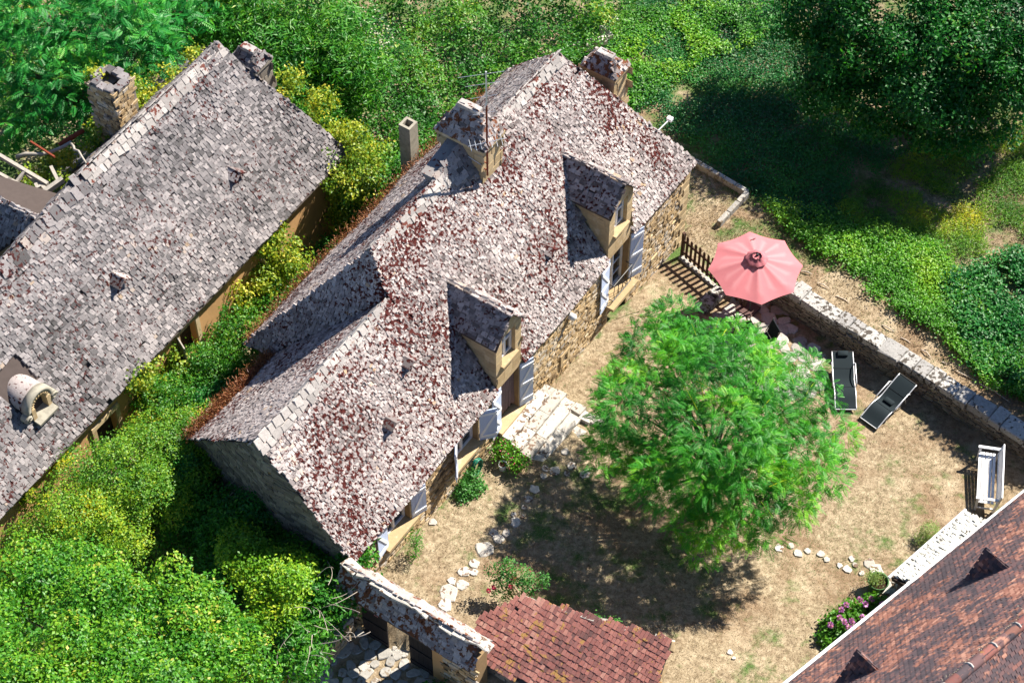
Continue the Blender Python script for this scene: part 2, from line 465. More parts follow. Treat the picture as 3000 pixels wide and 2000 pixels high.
def lay(name, ps, mat, parent, stuff_name, irr=.9, nobj=300, seed=3):
    """nearest 300 slabs become objects of their own, the rest one mesh"""
    if not isinstance(ps, dict): ps = cat(ps)
    d = np.linalg.norm(ps['C'] - cam_loc, axis=1) - 3.0 * np.sqrt(ps['w'] * ps['l'])
    o = np.argsort(d); near, far = o[:nobj], o[nobj:]
    me = []
    for k in range(12):
        mb = MB(); mb.add(unit_slab(seed * 50 + k, irr), [SLAB_F], (k + .5) / 12)
        m_ = mb.mesh(name); m_.materials.append(mat); me.append(m_)
    for i in near:
        ob = bpy.data.objects.new(name, me[int(min(.999, max(0, ps['r'][i])) * 12)])
        M4 = Matrix.Identity(4)
        for c_, ax in enumerate((ps['X'][i] * ps['w'][i], ps['Y'][i] * ps['l'][i], ps['N'][i] * ps['t'][i], ps['C'][i])):
            for r_ in range(3): M4[r_][c_] = ax[r_]
        link(ob, parent)
        ob.matrix_basis = M4
    if len(far):
        tpl = np.stack([unit_slab(seed * 50 + 100 + k, irr) for k in range(24)])
        T = tpl[RG.integers(0, 24, len(far))]
        v = (ps['C'][far][:, None] + T[:, :, 0:1] * (ps['X'] * ps['w'][:, None])[far][:, None]
             + T[:, :, 1:2] * (ps['Y'] * ps['l'][:, None])[far][:, None] + T[:, :, 2:3] * (ps['N'] * ps['t'][:, None])[far][:, None])
        f = (SLAB_F[None] + (np.arange(len(far)) * 8)[:, None, None]).reshape(-1, 4)
        mb = MB(); mb.add(v.reshape(-1, 3), [f], np.repeat(ps['r'][far], 8))
        obj(stuff_name, mb, mat, parent, kind='stuff')

def lump(c, x, y, z, sx, sy, sz, seed, irr=.18, rnd=None):
    """a rough dressed block with chamfered edges"""
    r = np.random.default_rng(seed)
    mb = MB()
    ring = np.array([[-.5, -.44], [-.45, -.5], [.45, -.5], [.5, -.44], [.5, .44], [.45, .5], [-.45, .5], [-.5, .44]])
    v = []
    for zz, sc in ((-.5, 1.0), (.34, 1.0), (.5, .92)):
        rr = ring * sc * (1 + (r.random((8, 1)) - .5) * irr)
        v.append(np.column_stack([rr, zz + (r.random(8) - .5) * .12 * irr * 3]))
    v.append(np.array([[0, 0, .53]]))
    v = np.vstack(v)
    V3 = np.asarray(c) + v[:, 0:1] * np.asarray(x) * sx + v[:, 1:2] * np.asarray(y) * sy + v[:, 2:3] * np.asarray(z) * sz
    q = [[k * 8 + j, k * 8 + (j + 1) % 8, (k + 1) * 8 + (j + 1) % 8, (k + 1) * 8 + j] for k in range(2) for j in range(8)]
    t = [[16 + j, 16 + (j + 1) % 8, 24] for j in range(8)]
    return mb.add(V3, [np.array(q), np.array(t)], r.random() if rnd is None else rnd)

def flat_stone(cx, cy, rx, ry, rot, z, h, seed, n=9):
    """irregular flat stone lying on the ground"""
    r = np.random.default_rng(seed)
    an = np.sort(np.arange(n) * 2 * math.pi / n + (r.random(n) - .5) * .5)
    rad = r.uniform(.78, 1.12, n)
    x = np.cos(an) * rad * rx; y = np.sin(an) * rad * ry
    X = cx + x * math.cos(rot) - y * math.sin(rot); Y = cy + x * math.sin(rot) + y * math.cos(rot)
    b0 = np.column_stack([X, Y, np.full(n, z - .08)]); t1 = np.column_stack([X, Y, np.full(n, z + h * .6)])
    t2 = np.column_stack([cx + (X - cx) * .88, cy + (Y - cy) * .88, z + h + (r.random(n) - .5) * .012])
    mb = MB()
    q = [[k * n + j, k * n + (j + 1) % n, (k + 1) * n + (j + 1) % n, (k + 1) * n + j] for k in range(2) for j in range(n)]
    t = [[2 * n + j, 2 * n + (j + 1) % n, 3 * n] for j in range(n)]
    return mb.add(np.vstack([b0, t1, t2, [[cx, cy, z + h]]]), [np.array(q), np.array(t)], r.random())

def wall_mesh(fr, a0, a1, z0, z1, b, openings, depth=.32, thick=.5, inward=1):
    """wall face with openings (a0,a1,z0,z1) and their reveals; fr(a,b,z)"""
    xs = sorted({a0, a1, *[o[0] for o in openings], *[o[1] for o in openings]})
    zs = sorted({z0, z1, *[o[2] for o in openings], *[o[3] for o in openings]})
    mb = MB()
    for i in range(len(xs) - 1):
        for j in range(len(zs) - 1):
            cx, cz = (xs[i] + xs[i + 1]) / 2, (zs[j] + zs[j + 1]) / 2
            if any(o[0] < cx < o[1] and o[2] < cz < o[3] for o in openings): continue
            mb.poly([fr(xs[i], b, zs[j]), fr(xs[i + 1], b, zs[j]), fr(xs[i + 1], b, zs[j + 1]), fr(xs[i], b, zs[j + 1])], .5)
    bi = b + depth * inward
    for o in openings:
        mb.poly([fr(o[0], b, o[2]), fr(o[0], bi, o[2]), fr(o[0], bi, o[3]), fr(o[0], b, o[3])], .5)
        mb.poly([fr(o[1], b, o[2]), fr(o[1], bi, o[2]), fr(o[1], bi, o[3]), fr(o[1], b, o[3])], .5)
        mb.poly([fr(o[0], b, o[3]), fr(o[1], b, o[3]), fr(o[1], bi, o[3]), fr(o[0], bi, o[3])], .5)
        mb.poly([fr(o[0], b, o[2]), fr(o[1], b, o[2]), fr(o[1], bi, o[2]), fr(o[0], bi, o[2])], .5)
    return mb

# ------------------------------------------------------------------ leaf machinery
def unit(v): return v / (np.linalg.norm(v, axis=-1, keepdims=True) + 1e-9)
def leaves(name, P, D, Nn, ln, wd, rnd, mat, parent=None, kind=None, fold=0.0):
    P = np.asarray(P); N = len(P)
    D = unit(D); S = unit(np.cross(D, Nn)); Nn = np.cross(S, D)
    ln = np.broadcast_to(ln, (N,))[:, None]; wd = np.broadcast_to(wd, (N,))[:, None]
    v = np.stack([P, P + D * ln * .42 + S * wd * .5, P + D * ln - Nn * ln * .12, P + D * ln * .42 - S * wd * .5], 1)
    f = np.arange(N * 4).reshape(-1, 4)
    mb = MB(); mb.add(v.reshape(-1, 3), [f], np.repeat(np.clip(rnd, 0, 1), 4))
    return obj(name, mb, mat, parent, kind=kind)

def fronds(name, P, D, Nn, L, npair, pl, pw, rnd, mat, parent=None, droop=.25, kind=None):
    N = len(P); D = unit(D); S = unit(np.cross(D, Nn)); Nn = np.cross(S, D)
    t = (np.arange(npair) + .6) / npair
    L = np.broadcast_to(L, (N,))
    base = P[:, None] + D[:, None] * (L[:, None] * t)[:, :, None] - Z3 * (droop * L[:, None] * t ** 2)[:, :, None]
    prof = np.sin(math.pi * (.18 + .80 * t)) * .9 + .15
    out = []
    for sg in (-1, 1):
        d = S[:, None] * sg * .88 + D[:, None] * .45 - Z3 * .14
        out.append((base, np.broadcast_to(d, base.shape), np.broadcast_to(Nn[:, None], base.shape)))
    BP = np.concatenate([o[0] for o in out], 1).reshape(-1, 3); BD = np.concatenate([o[1] for o in out], 1).reshape(-1, 3)
    BN = np.concatenate([o[2] for o in out], 1).reshape(-1, 3)
    ln = np.broadcast_to(pl * np.concatenate([prof, prof]), (N, 2 * npair)) * (L / L.mean())[:, None]
    rr = np.repeat(rnd, 2 * npair) + (RG.random(N * 2 * npair) - .5) * .12
    return leaves(name, BP, BD, BN, ln.reshape(-1), pw, rr, mat, parent, kind)

def crown_pts(lobes, n, seed=0, shell=(.78, 1.04), low=-.35, bump=.16):
    """points through the outer volume of a set of ellipsoid lobes with outward normals"""
    r = np.random.default_rng(seed)
    L = np.asarray(lobes, float)
    wts = (L[:, 3] * L[:, 4] + L[:, 3] * L[:, 5] + L[:, 4] * L[:, 5]); wts /= wts.sum()
    P, Q = [], []; got = 0
    while got < n:
        m = int((n - got) * 1.7) + 200
        k = r.choice(len(L), m, p=wts)
        d = unit(r.normal(size=(m, 3)))
        d = d[:, :]
        bad = d[:, 2] < low
        bn = 1 + bump * (vnoise(np.arctan2(d[:, 1], d[:, 0]) * 2.3 + k * 7, d[:, 2] * 3.1, seed) - .5) * 2
        rad = shell[0] + (shell[1] - shell[0]) * r.random(m) ** .6
        p = L[k, :3] + d * L[k, 3:6] * (rad * bn)[:, None]
        for j in range(len(L)):
            ins = (((p - L[j, :3]) / L[j, 3:6]) ** 2).sum(1) < .55
            bad |= ins & (k != j)
        P.append(p[~bad]); Q.append(unit(d[~bad] / L[k[~bad], 3:6])); got += (~bad).sum()
    return np.concatenate(P)[:n], np.concatenate(Q)[:n]

def cauli(lobes, k, f=(.32, .5), seed=0, low=-.45):
    """break smooth lobes into many small leaf masses"""
    r = np.random.default_rng(seed); out = []
    for L in lobes:
        L = np.asarray(L, float)
        for _ in range(k):
            d = unit(r.normal(size=3))
            if d[2] < low: d[2] = -d[2]
            s = r.uniform(*f) * np.min(L[3:6])
            out.append((*(L[:3] + d * L[3:6] * r.uniform(.72, 1.12)), s * r.uniform(1, 1.5), s * r.uniform(1, 1.5), s * r.uniform(.45, .75)))
    return out

def clumped(P, Q, per, rad, seed=0, flat=.6):
    r = np.random.default_rng(seed)
    n = len(P)
    off = r.normal(size=(n, per, 3)) * rad
    off -= Q[:, None] * (off * Q[:, None]).sum(-1, keepdims=True) * (1 - flat)
    pp = (P[:, None] + off).reshape(-1, 3)
    tone = np.repeat(r.random(n), per) * .5 + r.random(n * per) * .3 + np.repeat(vnoise(P[:, 0] * 1.6 + 3 * P[:, 2], P[:, 1] * 1.6, seed), per) * .5 - .15
    hi = np.repeat(np.clip(Q[:, 2], 0, 1), per)
    nn = unit(np.repeat(Q, per, 0) * .7 + np.array([0, 0, .55]) + r.normal(size=(n * per, 3)) * .45)
    dd = r.normal(size=(n * per, 3)); dd = unit(dd - nn * (dd * nn).sum(1, keepdims=True)) + np.repeat(Q, per, 0) * .35 - Z3 * .15
    return pp, dd, nn, tone

def lobes_in(P, lobes):
    """pull shell points a little inwards"""
    c = np.mean([l[:3] for l in lobes], 0)
    return c + (P - c) * .93

def limbs(base, top, lobes, r0, seed=0, n=6, taper=.25):
    r = np.random.default_rng(seed)
    mb = MB()
    base = np.asarray(base, float); top = np.asarray(top, float)
    t = np.linspace(0, 1, 7)[:, None]
    tr = base + (top - base) * t + np.column_stack([r.normal(size=(7, 2)) * r0 * .35, np.zeros(7)]) * np.sin(math.pi * t)
    mb.tube(tr, np.linspace(r0 * 1.25, r0 * .6, 7), 8)
    for L in lobes:
        c = np.asarray(L[:3])
        s = base + (top - base) * r.uniform(.6, .98)
        for k in range(3):
            e = c + unit(r.normal(size=3)) * np.asarray(L[3:6]) * .62
            m = (s + e) / 2 + np.array([0, 0, .12]) * np.linalg.norm(e - s) + r.normal(size=3) * .08
            tt = np.linspace(0, 1, 6)[:, None]
            pts = s * (1 - tt) ** 2 + 2 * m * tt * (1 - tt) + e * tt ** 2
            mb.tube(pts, np.linspace(r0 * .42, r0 * .08, 6), 5)
    return mb

def tree(name, label, cat_, base, lobes, r0, mat, n, per, rad, ln, wd, seed, group=None, top=None, low=-.35, shell=(.78, 1.04), tone=0.0, kind_leaf='leaf', bump=.16, cl=14, cf=(.32, .52)):
    base = np.asarray(base, float)
    t = thing(name, base, label, cat_, group)
    if top is None:
        top = np.mean([l[:3] for l in lobes], axis=0); top = base + (top - base) * .8
    obj('trunk', limbs(base - np.array([0, 0, .2]), top, lobes, r0, seed), MAT['bark'], t, True)
    P, Q = crown_pts(lobes, n, seed, shell, low, bump)
    if cl:
        k_ = int(n * .82)
        Pa, Qa = crown_pts(cauli(lobes, cl, cf, seed), k_, seed + 1, (.7, 1.05), -.6, .2)
        P = np.concatenate([lobes_in(P, lobes)[:n - k_], Pa]); Q = np.concatenate([Q[:len(P) - len(Pa)], Qa])
    if kind_leaf == 'frond':
        r = np.random.default_rng(seed + 5)
        nn = unit(Q * .55 + np.array([0, 0, .7]) + r.normal(size=P.shape) * .25)
        dd = r.normal(size=P.shape) * .7; dd = dd - nn * (dd * nn).sum(1, keepdims=True) + Q * .9 * np.array([1, 1, .35])
        rn = np.clip(r.random(len(P)) * .55 + (vnoise(P[:, 0] * 1.2, P[:, 1] * 1.2 + P[:, 2], seed) - .5) * .7 + .25 + tone, 0, 1)
        fronds('crown', P, dd, nn, ln * r.uniform(.7, 1.25, len(P)), per, rad, wd, rn, mat, t, droop=.3)
    else:
        pp, dd, nn, tn = clumped(P, Q, per, rad, seed)
        r = np.random.default_rng(seed + 9)
        leaves('crown', pp, dd, nn, ln * r.uniform(.65, 1.3, len(pp)), wd * r.uniform(.75, 1.25, len(pp)), tn + tone, mat, t)
    return t

# ================================================================== MAIN STONE HOUSE
house = thing('stone_house', H(8.5, 3.2, 0), 'long stone farmhouse with pale lauze roof, two dormers and blue-white shutters', 'house')
PITCH = 4.4 / 3.3
RZ = EAVE + 4.4
fr_ = H(0, -.1, EAVE - .13); r1a = H(2.45, 3.3, RZ); r1b = H(11.2, 3.3, RZ); j2 = H(11.59, 2.52, EAVE + 2.52 * PITCH)
r2b = H(17.05, 2.52, EAVE + 2.52 * PITCH); fl_ = H(16.9, -.1, EAVE - .13)
br_ = H(0, 6.7, EAVE - .13); bl1 = H(12.9, 6.7, EAVE - .13); b2a = H(12.86, 5.8, EAVE - .1); b2b = H(16.25, 5.95, EAVE - .15)
lh = H(12.86, 5.8, EAVE - .02)
dorm = [(9.13, 10.31), (3.52, 4.72)]
roof = part_empty('roof', house)
holes = [[H(d0 - .04, -.3, EAVE - .3 * PITCH), H(d1 + .04, -.3, EAVE - .3 * PITCH), H(d1 + .04, 1.45, EAVE + 1.45 * PITCH), H(d0 - .04, 1.45, EAVE + 1.45 * PITCH)] for d0, d1 in dorm]
holes.append([H(6.2, 2.66, EAVE + 2.66 * PITCH), H(7.08, 2.66, EAVE + 2.66 * PITCH), H(7.08, 3.5, EAVE + 3.5 * PITCH), H(6.2, 3.5, EAVE + 3.5 * PITCH)])
front = patch([fr_, r1a, r1b, j2, r2b, fl_], .080, (.08, .155), .042, seed=1, und=.05, holes=holes)
hipl = patch([r1b, bl1, lh, j2], .088, (.09, .16), .036, seed=2, und=.03)
back1 = patch([br_, bl1, r1b, r1a], .10, (.10, .18), .034, seed=4, und=.05)
back2 = patch([b2a, b2b, r2b, j2], .10, (.10, .18), .034, seed=5, und=.05)
hipr = patch([fr_, br_, r1a], .10, (.10, .18), .034, seed=6, und=.03)
lay('roof_stone', [front, hipl, back1, back2, hipr], MAT['lauze'], roof, 'roof_stones', seed=5)
mb = MB()
ins = lambda p, d=.04: p - np.array([0, 0, d])
for pl in ([H(0.1, .1, EAVE + .1 * PITCH), r1a, r1b, j2, r2b, H(16.85, .1, EAVE + .1 * PITCH)], [r1b, bl1, lh, j2], [br_, bl1, r1b, r1a], [b2a, b2b, r2b, j2], [fr_, br_, r1a]):
    mb.poly([ins(p, .05) for p in pl])
obj('roof_bedding', mb, MAT['under'], roof)
# gable wall at the left end, and the other walls
mb = MB()
mb.prism([H(16.6, .05, -1.6), H(16.6, 2.52, -1.6), H(16.6, 2.52, EAVE + 2.52 * PITCH - .15), H(16.6, .05, EAVE - .05)], U * .2)
mb.prism([H(16.6, 2.52, -1.6), H(15.9, 5.8, -1.6), H(15.9, 5.8, EAVE - .1), H(16.6, 2.52, EAVE + 2.52 * PITCH - .15)], U * .2)
mb.prism([H(.2, 6.5, -1.6), H(12.6, 6.5, -1.6), H(12.6, 6.5, EAVE - .2), H(.2, 6.5, EAVE - .2)], -V * .3)
mb.prism([H(.2, .35, -1.6), H(.2, 6.2, -1.6), H(.2, 6.2, EAVE - .2), H(.2, .35, EAVE - .2)], U * .3)
mb.prism([H(12.6, 6.5, -1.6), H(12.6, 5.6, -1.6), H(12.6, 5.6, EAVE - .15), H(12.6, 6.5, EAVE - .2)], -U * .3)
obj('back_wall', mb, MAT['mortar'], house)
gab = cat([patch(pl_, .13, (.16, .34), .03, seed=8, upv=(U, Z3), tilt=.1, over=1.0) for pl_ in ([H(16.8, .1, 0), H(16.8, 2.52, 0), H(16.8, 2.52, EAVE + 2.52 * PITCH - .25), H(16.8, .1, EAVE - .1)], [H(16.8, 2.52, 0), H(16.1, 5.75, 0), H(16.1, 5.75, EAVE - .15), H(16.8, 2.52, EAVE + 2.52 * PITCH - .25)])])
# openings in the front wall: a0,a1,z0,z1
OPEN = {'door': (9.2, 10.08, .68, 2.60), 'window_mid': (11.18, 12.2, 1.35, 2.62), 'window_end': (14.32, 15.3, 1.42, 2.6),
        'french': (3.5, 4.55, .62, 2.60), 'cellar': (3.50, 4.55, -1.0, .12)}
ops = list(OPEN.values())
obj('front_wall', wall_mesh(H, .2, 16.78, -1.7, EAVE - .06, .05, ops, .34), MAT['mortar'], house)
mg = .17
hs = [[H(o[0] - mg, .05, o[2] - (mg if k != 'cellar' else .5)), H(o[1] + mg, .05, o[2] - (mg if k != 'cellar' else .5)), H(o[1] + mg, .05, o[3] + .2), H(o[0] - mg, .05, o[3] + .2)] for k, o in OPEN.items()]
wf = patch([H(.2, .045, -1.0), H(16.78, .045, -1.0), H(16.78, .045, EAVE - .1), H(.2, .045, EAVE - .1)], .105, (.11, .27), .035, seed=9, upv=(-V, Z3), tilt=.08, over=.86, holes=hs, miss=.03)
sw = part_empty('rubble_facing', house)
lay('wall_stone', wf, MAT['rubble'], sw, 'wall_stones', seed=7)
gs = part_empty('gable_facing', house)
lay('gable_stone', gab, MAT['wallstone'], gs, 'gable_stones', seed=8, nobj=120)
# dressed quoins at the right corner and jambs round the openings
k = 0
for z in np.arange(-.85, 2.6, .3):
    ww = .5 if k % 2 else .32; k += 1
    obj('quoin', lump(H(.18 + ww / 2, .08, z + .14), U, V, Z3, ww, .2, .28, 500 + k), MAT['ashlar'], house)
for key, o in OPEN.items():
    zs = np.arange(o[2], o[3] - .05, .32)
    for sgn, aa in ((-1, o[0]), (1, o[1])):
        for q, z in enumerate(zs):
            hh = min(.31, o[3] - z)
            ww = .16 if q % 2 else .22
            obj('jamb_stone', MB().box(H(aa + sgn * (ww / 2 + .002), .12, z + hh / 2), U, V, Z3, ww, .19, hh - .012), MAT['ashlar'], house)
    obj('lintel', MB().box(H((o[0] + o[1]) / 2, .135, o[3] + .09), U, V, Z3, o[1] - o[0] + .46, .23, .17), MAT['ashlar'], house)
    if key != 'cellar':
        obj('sill', MB().box(H((o[0] + o[1]) / 2, (.06 if key != 'french' else -.02), o[2] - .05), U, V, Z3, o[1] - o[0] + .34, (.36 if key != 'french' else .5), .11), MAT['ashlar'], house)

def window(fr, o, b, parent, cols=2, rows=3, name='window', ajar=False):
    a0, a1, z0, z1 = o
    wnd = obj(name, MB().box(fr((a0 + a1) / 2, b + .05, (z0 + z1) / 2), U, V, Z3, a1 - a0 - .02, .02, z1 - z0 - .02), MAT['glass'], parent)
    m = MB(); t = .06
    for aa in (a0 + t / 2, a1 - t / 2, (a0 + a1) / 2):
        m.box(fr(aa, b + .01, (z0 + z1) / 2), U, V, Z3, t, .06, z1 - z0)
    for zz in (z0 + t / 2, z1 - t / 2):
        m.box(fr((a0 + a1) / 2, b + .012, zz), U, V, Z3, a1 - a0 - .01, .055, t)
    obj('frame', m, MAT['white'], wnd)
    for r_ in range(1, rows):
        obj('glazing_bar', MB().box(fr((a0 + a1) / 2, b + .022, z0 + (z1 - z0) * r_ / rows), U, V, Z3, a1 - a0 - .1, .03, .028), MAT['white'], wnd)
    return wnd
window(H, OPEN['window_mid'], .24, house, rows=3)
window(H, OPEN['window_end'], .24, house, rows=3)
window(H, OPEN['french'], .26, house, rows=4)
o = OPEN['french']
# iron railing of the french window
m = MB()
for zz in (.74, 1.42): m.tube([H(o[0] + .02, -.12, zz), H(o[1] - .02, -.12, zz)], .016, 5)
for aa in (o[0] + .02, o[1] - .02):
    for zz in (.76, 1.42): m.tube([H(aa, -.12, zz), H(aa, .1, zz)], .014, 5)
rail = obj('railing', m, MAT['iron'], house)
for k in range(8):
    aa = o[0] + .1 + k * .12
    obj('railing_bar', MB().tube([H(aa, -.12, .75), H(aa + (.07 if k % 2 else -.07), -.13, 1.08), H(aa, -.12, 1.42)], .01, 4), MAT['iron'], rail)
# cellar door, dark planks set back
o = OPEN['cellar']
cdoor = obj('cellar_door', MB().box(H((o[0] + o[1]) / 2, .42, (o[2] + o[3]) / 2), U, V, Z3, o[1] - o[0], .04, o[3] - o[2]), MAT['darkwood'], house)
for k in range(6):
    obj('plank', MB().box(H(o[0] + .09 + k * .175, .39, (o[2] + o[3]) / 2), U, V, Z3, .165, .03, o[3] - o[2] - .02), MAT['darkwood'], cdoor)
# door: mauve strand curtain and dark leaf behind
o = OPEN['door']
door = obj('door', MB().box(H((o[0] + o[1]) / 2, .36, (o[2] + o[3]) / 2), U, V, Z3, o[1] - o[0], .05, o[3] - o[2]), MAT['darkwood'], house)
cur = part_empty('strand_curtain', house)
obj('curtain_rod', MB().tube([H(o[0], .22, o[3] - .05), H(o[1], .22, o[3] - .05)], .018, 6), MAT['alu'], cur)
for k in range(30):
    aa = o[0] + .02 + k * (o[1] - o[0] - .04) / 29
    ln = .14 + .12 * random.random()
    obj('strand', MB().tube([H(aa, .22, o[3] - .06), H(aa + random.uniform(-.01, .01), .21, 1.6), H(aa + random.uniform(-.015, .015), .2 + random.uniform(-.03, .03), o[2] + ln)], .013, 4), MAT['curtain'], cur)

def shutter(hinge_a, side, z0, z1, w_, deg, label=None):
    """leaf hinged on the wall face; side=-1 opens towards the right end; deg = angle away from the wall"""
    d = U * side * math.cos(R(deg)) - V * math.sin(R(deg))
    nrm = np.cross(d, Z3)
    if nrm @ (-V) < 0: nrm = -nrm
    h0 = H(hinge_a, .02, 0)
    s = part_empty('shutter', house)
    if label: s['label'] = label
    nb = 4
    for k in range(nb):
        c = h0 + d * (w_ * (k + .5) / nb + .02) + np.array([0, 0, (z0 + z1) / 2])
        obj('board', MB().box(c, d, nrm, Z3, w_ / nb - .004, .03, z1 - z0), MAT['shutter'], s)
    hh = z1 - z0
    for zz in (z0 + .12 * hh, z0 + .5 * hh, z1 - .1 * hh) if hh > 1.6 else (z0 + .14 * hh, z1 - .12 * hh):
        for sg in (1, -1):
            obj('batten', MB().box(h0 + d * (w_ / 2 + .02) + nrm * sg * .026 + np.array([0, 0, zz]), d, nrm, Z3, w_ - .02, .022, .10), MAT['white'], s)
    zz = [z0 + .12 * hh, z0 + .5 * hh, z1 - .1 * hh] if hh > 1.6 else [z0 + .14 * hh, z1 - .12 * hh]
    for q in range(len(zz) - 1):
        p0 = h0 + d * .06 + np.array([0, 0, zz[q] + .06]); p1 = h0 + d * (w_ - .03) + np.array([0, 0, zz[q + 1] - .06])
        e = unit(p1 - p0)
        for sg in (1, -1):
            obj('brace', MB().box((p0 + p1) / 2 + nrm * sg * .025, e, nrm, np.cross(e, nrm), np.linalg.norm(p1 - p0), .02, .08), MAT['white'], s)
    for z_ in zz:
        obj('strap_hinge', MB().box(h0 + d * .16 - nrm * .042 + np.array([0, 0, z_]), d, nrm, Z3, .3, .008, .035), MAT['iron'], s)
shutter(9.2, -1, .70, 2.62, .46, 20)
shutter(10.08, 1, .70, 2.62, .46, 5)
shutter(11.16, -1, 1.34, 2.66, .5, 40)
shutter(12.22, 1, 1.34, 2.66, .5, 35)
shutter(14.30, -1, 1.40, 2.62, .48, 18)
shutter(15.32, 1, 1.40, 2.62, .48, 6)
shutter(3.48, -1, .60, 2.62, .5, 17)
shutter(4.57, 1, .60, 2.62, .5, 6)

# dormers
for di, (d0, d1) in enumerate(dorm):
    dm = part_empty('dormer', house)
    z0, ze, zr = EAVE - .02, 4.70, 5.42
    m_ = (d0 + d1) / 2
    ow = (d0 + .27, d1 - .27, 3.52, 4.62)
    fb = .02
    mbw = wall_mesh(H, d0, d1, z0, ze, fb, [ow], .3)
    mbw.poly([H(d0, fb, ze), H(d1, fb, ze), H(m_, fb, zr)], .5)
    obj('dormer_front', mbw, MAT['ashlar'], dm)
    # dressed blocks of the front
    k = 0
    for z in np.arange(z0, ze - .05, .34):
        hh = min(.33, ze - z)
        for aa, ab in ((d0, ow[0]), (ow[1], d1)):
            if z + hh <= ow[2] + .05: continue
            obj('front_block', MB().box(H((aa + ab) / 2, fb + .05, z + hh / 2), U, V, Z3, ab - aa - .004 + (.012), .11, hh - .01), MAT['ashlar'], dm); k += 1
    for z in (z0 + .17, z0 + .51):
        for q in range(3):
            aw = (d1 - d0) / 3
            obj('front_block', MB().box(H(d0 + aw * (q + .5), fb + .057, z), U, V, Z3, aw - .01, .12, .325), MAT['ashlar'], dm)
    mbs = MB().box(H(m_, fb + .05, ow[2] - .03), U, V, Z3, ow[1] - ow[0] + .1, .3, .07)
    obj('window_sill', mbs, MAT['ashlar'], dm)
    for side, aa in ((-1, d0), (1, d1)):
        mc = MB().prism([H(aa, .03, EAVE - .1), H(aa, (ze - EAVE) / PITCH + .1, ze), H(aa, .03, ze)], -U * side * .12)
        obj('cheek_wall', mc, MAT['ashlar'], dm)
        ck = patch([H(aa + side * .003, .12, EAVE + .05), H(aa + side * .003, (ze - EAVE) / PITCH, ze), H(aa + side * .003, .12, ze)], .2, (.22, .4), .012, .3, seed=30 + di, upv=(U * side, Z3), tilt=.1, over=.97)
        lay('cheek_stone', ck, MAT['ashlar'], dm, 'cheek_stones', irr=.2, seed=9)
    wd_ = MB()
    obj('pane', MB().box(H(m_, .2, (ow[2] + ow[3]) / 2), U, V, Z3, ow[1] - ow[0], .02, ow[3] - ow[2]), MAT['glass'], dm)
    for aa in (ow[0] + .035, ow[1] - .035, m_):
        wd_.box(H(aa, .165, (ow[2] + ow[3]) / 2), U, V, Z3, .065, .05, ow[3] - ow[2])
    for zz in (ow[2] + .06, ow[3] - .035, (ow[2] + ow[3]) / 2 + .1):
        wd_.box(H(m_, .168, zz), U, V, Z3, ow[1] - ow[0] - .004, .045, .07)
    obj('window_frame', wd_, MAT['white'], dm)
    # roof of the dormer
    bs = (ze - EAVE) / PITCH; bt = (zr - EAVE) / PITCH
    oh, dr = .12, .10
    ps = []
    mu = MB()
    for side, aa in ((-1, d0), (1, d1)):
        e0 = H(aa + side * oh, -.08, ze - dr); e1 = H(aa + side * oh, bs - .02, ze - dr)
        pl = [e0, H(m_, -.08, zr + .04), H(m_, bt + .12, zr + .04), e1]
        ps.append(patch(pl, .10, (.13, .24), .034, seed=40 + di * 2 + side, und=.015))
        mu.prism([p_ - Z3 * .03 for p_ in pl], np.array([0, 0, -.04]))
    obj('roof_bedding', mu, MAT['under'], dm)
    lay('dormer_roof_stone', ps, MAT['lauze'], dm, 'dormer_roof_stones', seed=11, nobj=110)
    for q in range(8):
        obj('ridge_stone', lump(H(m_ + random.uniform(-.02, .02), -.0 + q * .26, zr + .05), V, U, Z3, .27, .20, .06, 600 + di * 20 + q, .3), MAT['lauze'], dm)

# ridge stones
def ridge_row(p0, p1, parent, mat, seed, step=.24, wdt=.30, h=.085, sag=0.0):
    p0 = np.asarray(p0); p1 = np.asarray(p1); d = p1 - p0; L = np.linalg.norm(d); d = d / L
    side = unit(np.cross(Z3, d)); r = np.random.default_rng(seed); t = 0; k = 0
    while t < L:
        s = step * r.uniform(.75, 1.35)
        c = p0 + d * (t + s / 2) + side * r.normal() * .03 + Z3 * (h * .22 + r.normal() * .012 - sag * math.sin(math.pi * min(1, t / L)))
        a = r.normal() * .12
        obj('ridge_stone', lump(c, d * math.cos(a) + side * math.sin(a), side * math.cos(a) - d * math.sin(a), Z3, s * 1.04, wdt * r.uniform(.8, 1.2), h * r.uniform(.8, 1.2), seed + k, .3), mat, parent)
        t += s; k += 1
def ridge_cap(p0, p1, s0, s1, parent, mat, seed, wid=.3):
    """two flat courses of larger slabs bedded in mortar along a ridge"""
    p0 = np.asarray(p0); p1 = np.asarray(p1); ps = []
    for k, s_ in enumerate((s0, s1)):
        s_ = unit(np.asarray(s_)); n_ = unit(np.cross(p1 - p0, s_)); n_ = n_ if n_[2] > 0 else -n_
        o_ = n_ * .035
        pl = [p0 + o_ + Z3 * .02, p1 + o_ + Z3 * .02, p1 + s_ * wid + o_, p0 + s_ * wid + o_]
        ps.append(patch(pl, wid * .55, (.16, .40), .035, 1.2, seed=seed + k, und=.02, over=1.15, tilt=.3))
    lay('ridge_stone', ps, mat, parent, 'ridge_stones', irr=.9, seed=19)
sf, sb = -V * 3.3 - Z3 * 4.4, V * 3.3 - Z3 * 4.4
ridge_cap(r1a, H(6.1, 3.3, RZ), sf, sb, roof, MAT['ridge'], 700)
ridge_cap(H(7.2, 3.3, RZ), r1b, sf, sb, roof, MAT['ridge'], 740)
ridge_cap(j2, r2b, sf, sb, roof, MAT['ridge'], 780, .36)
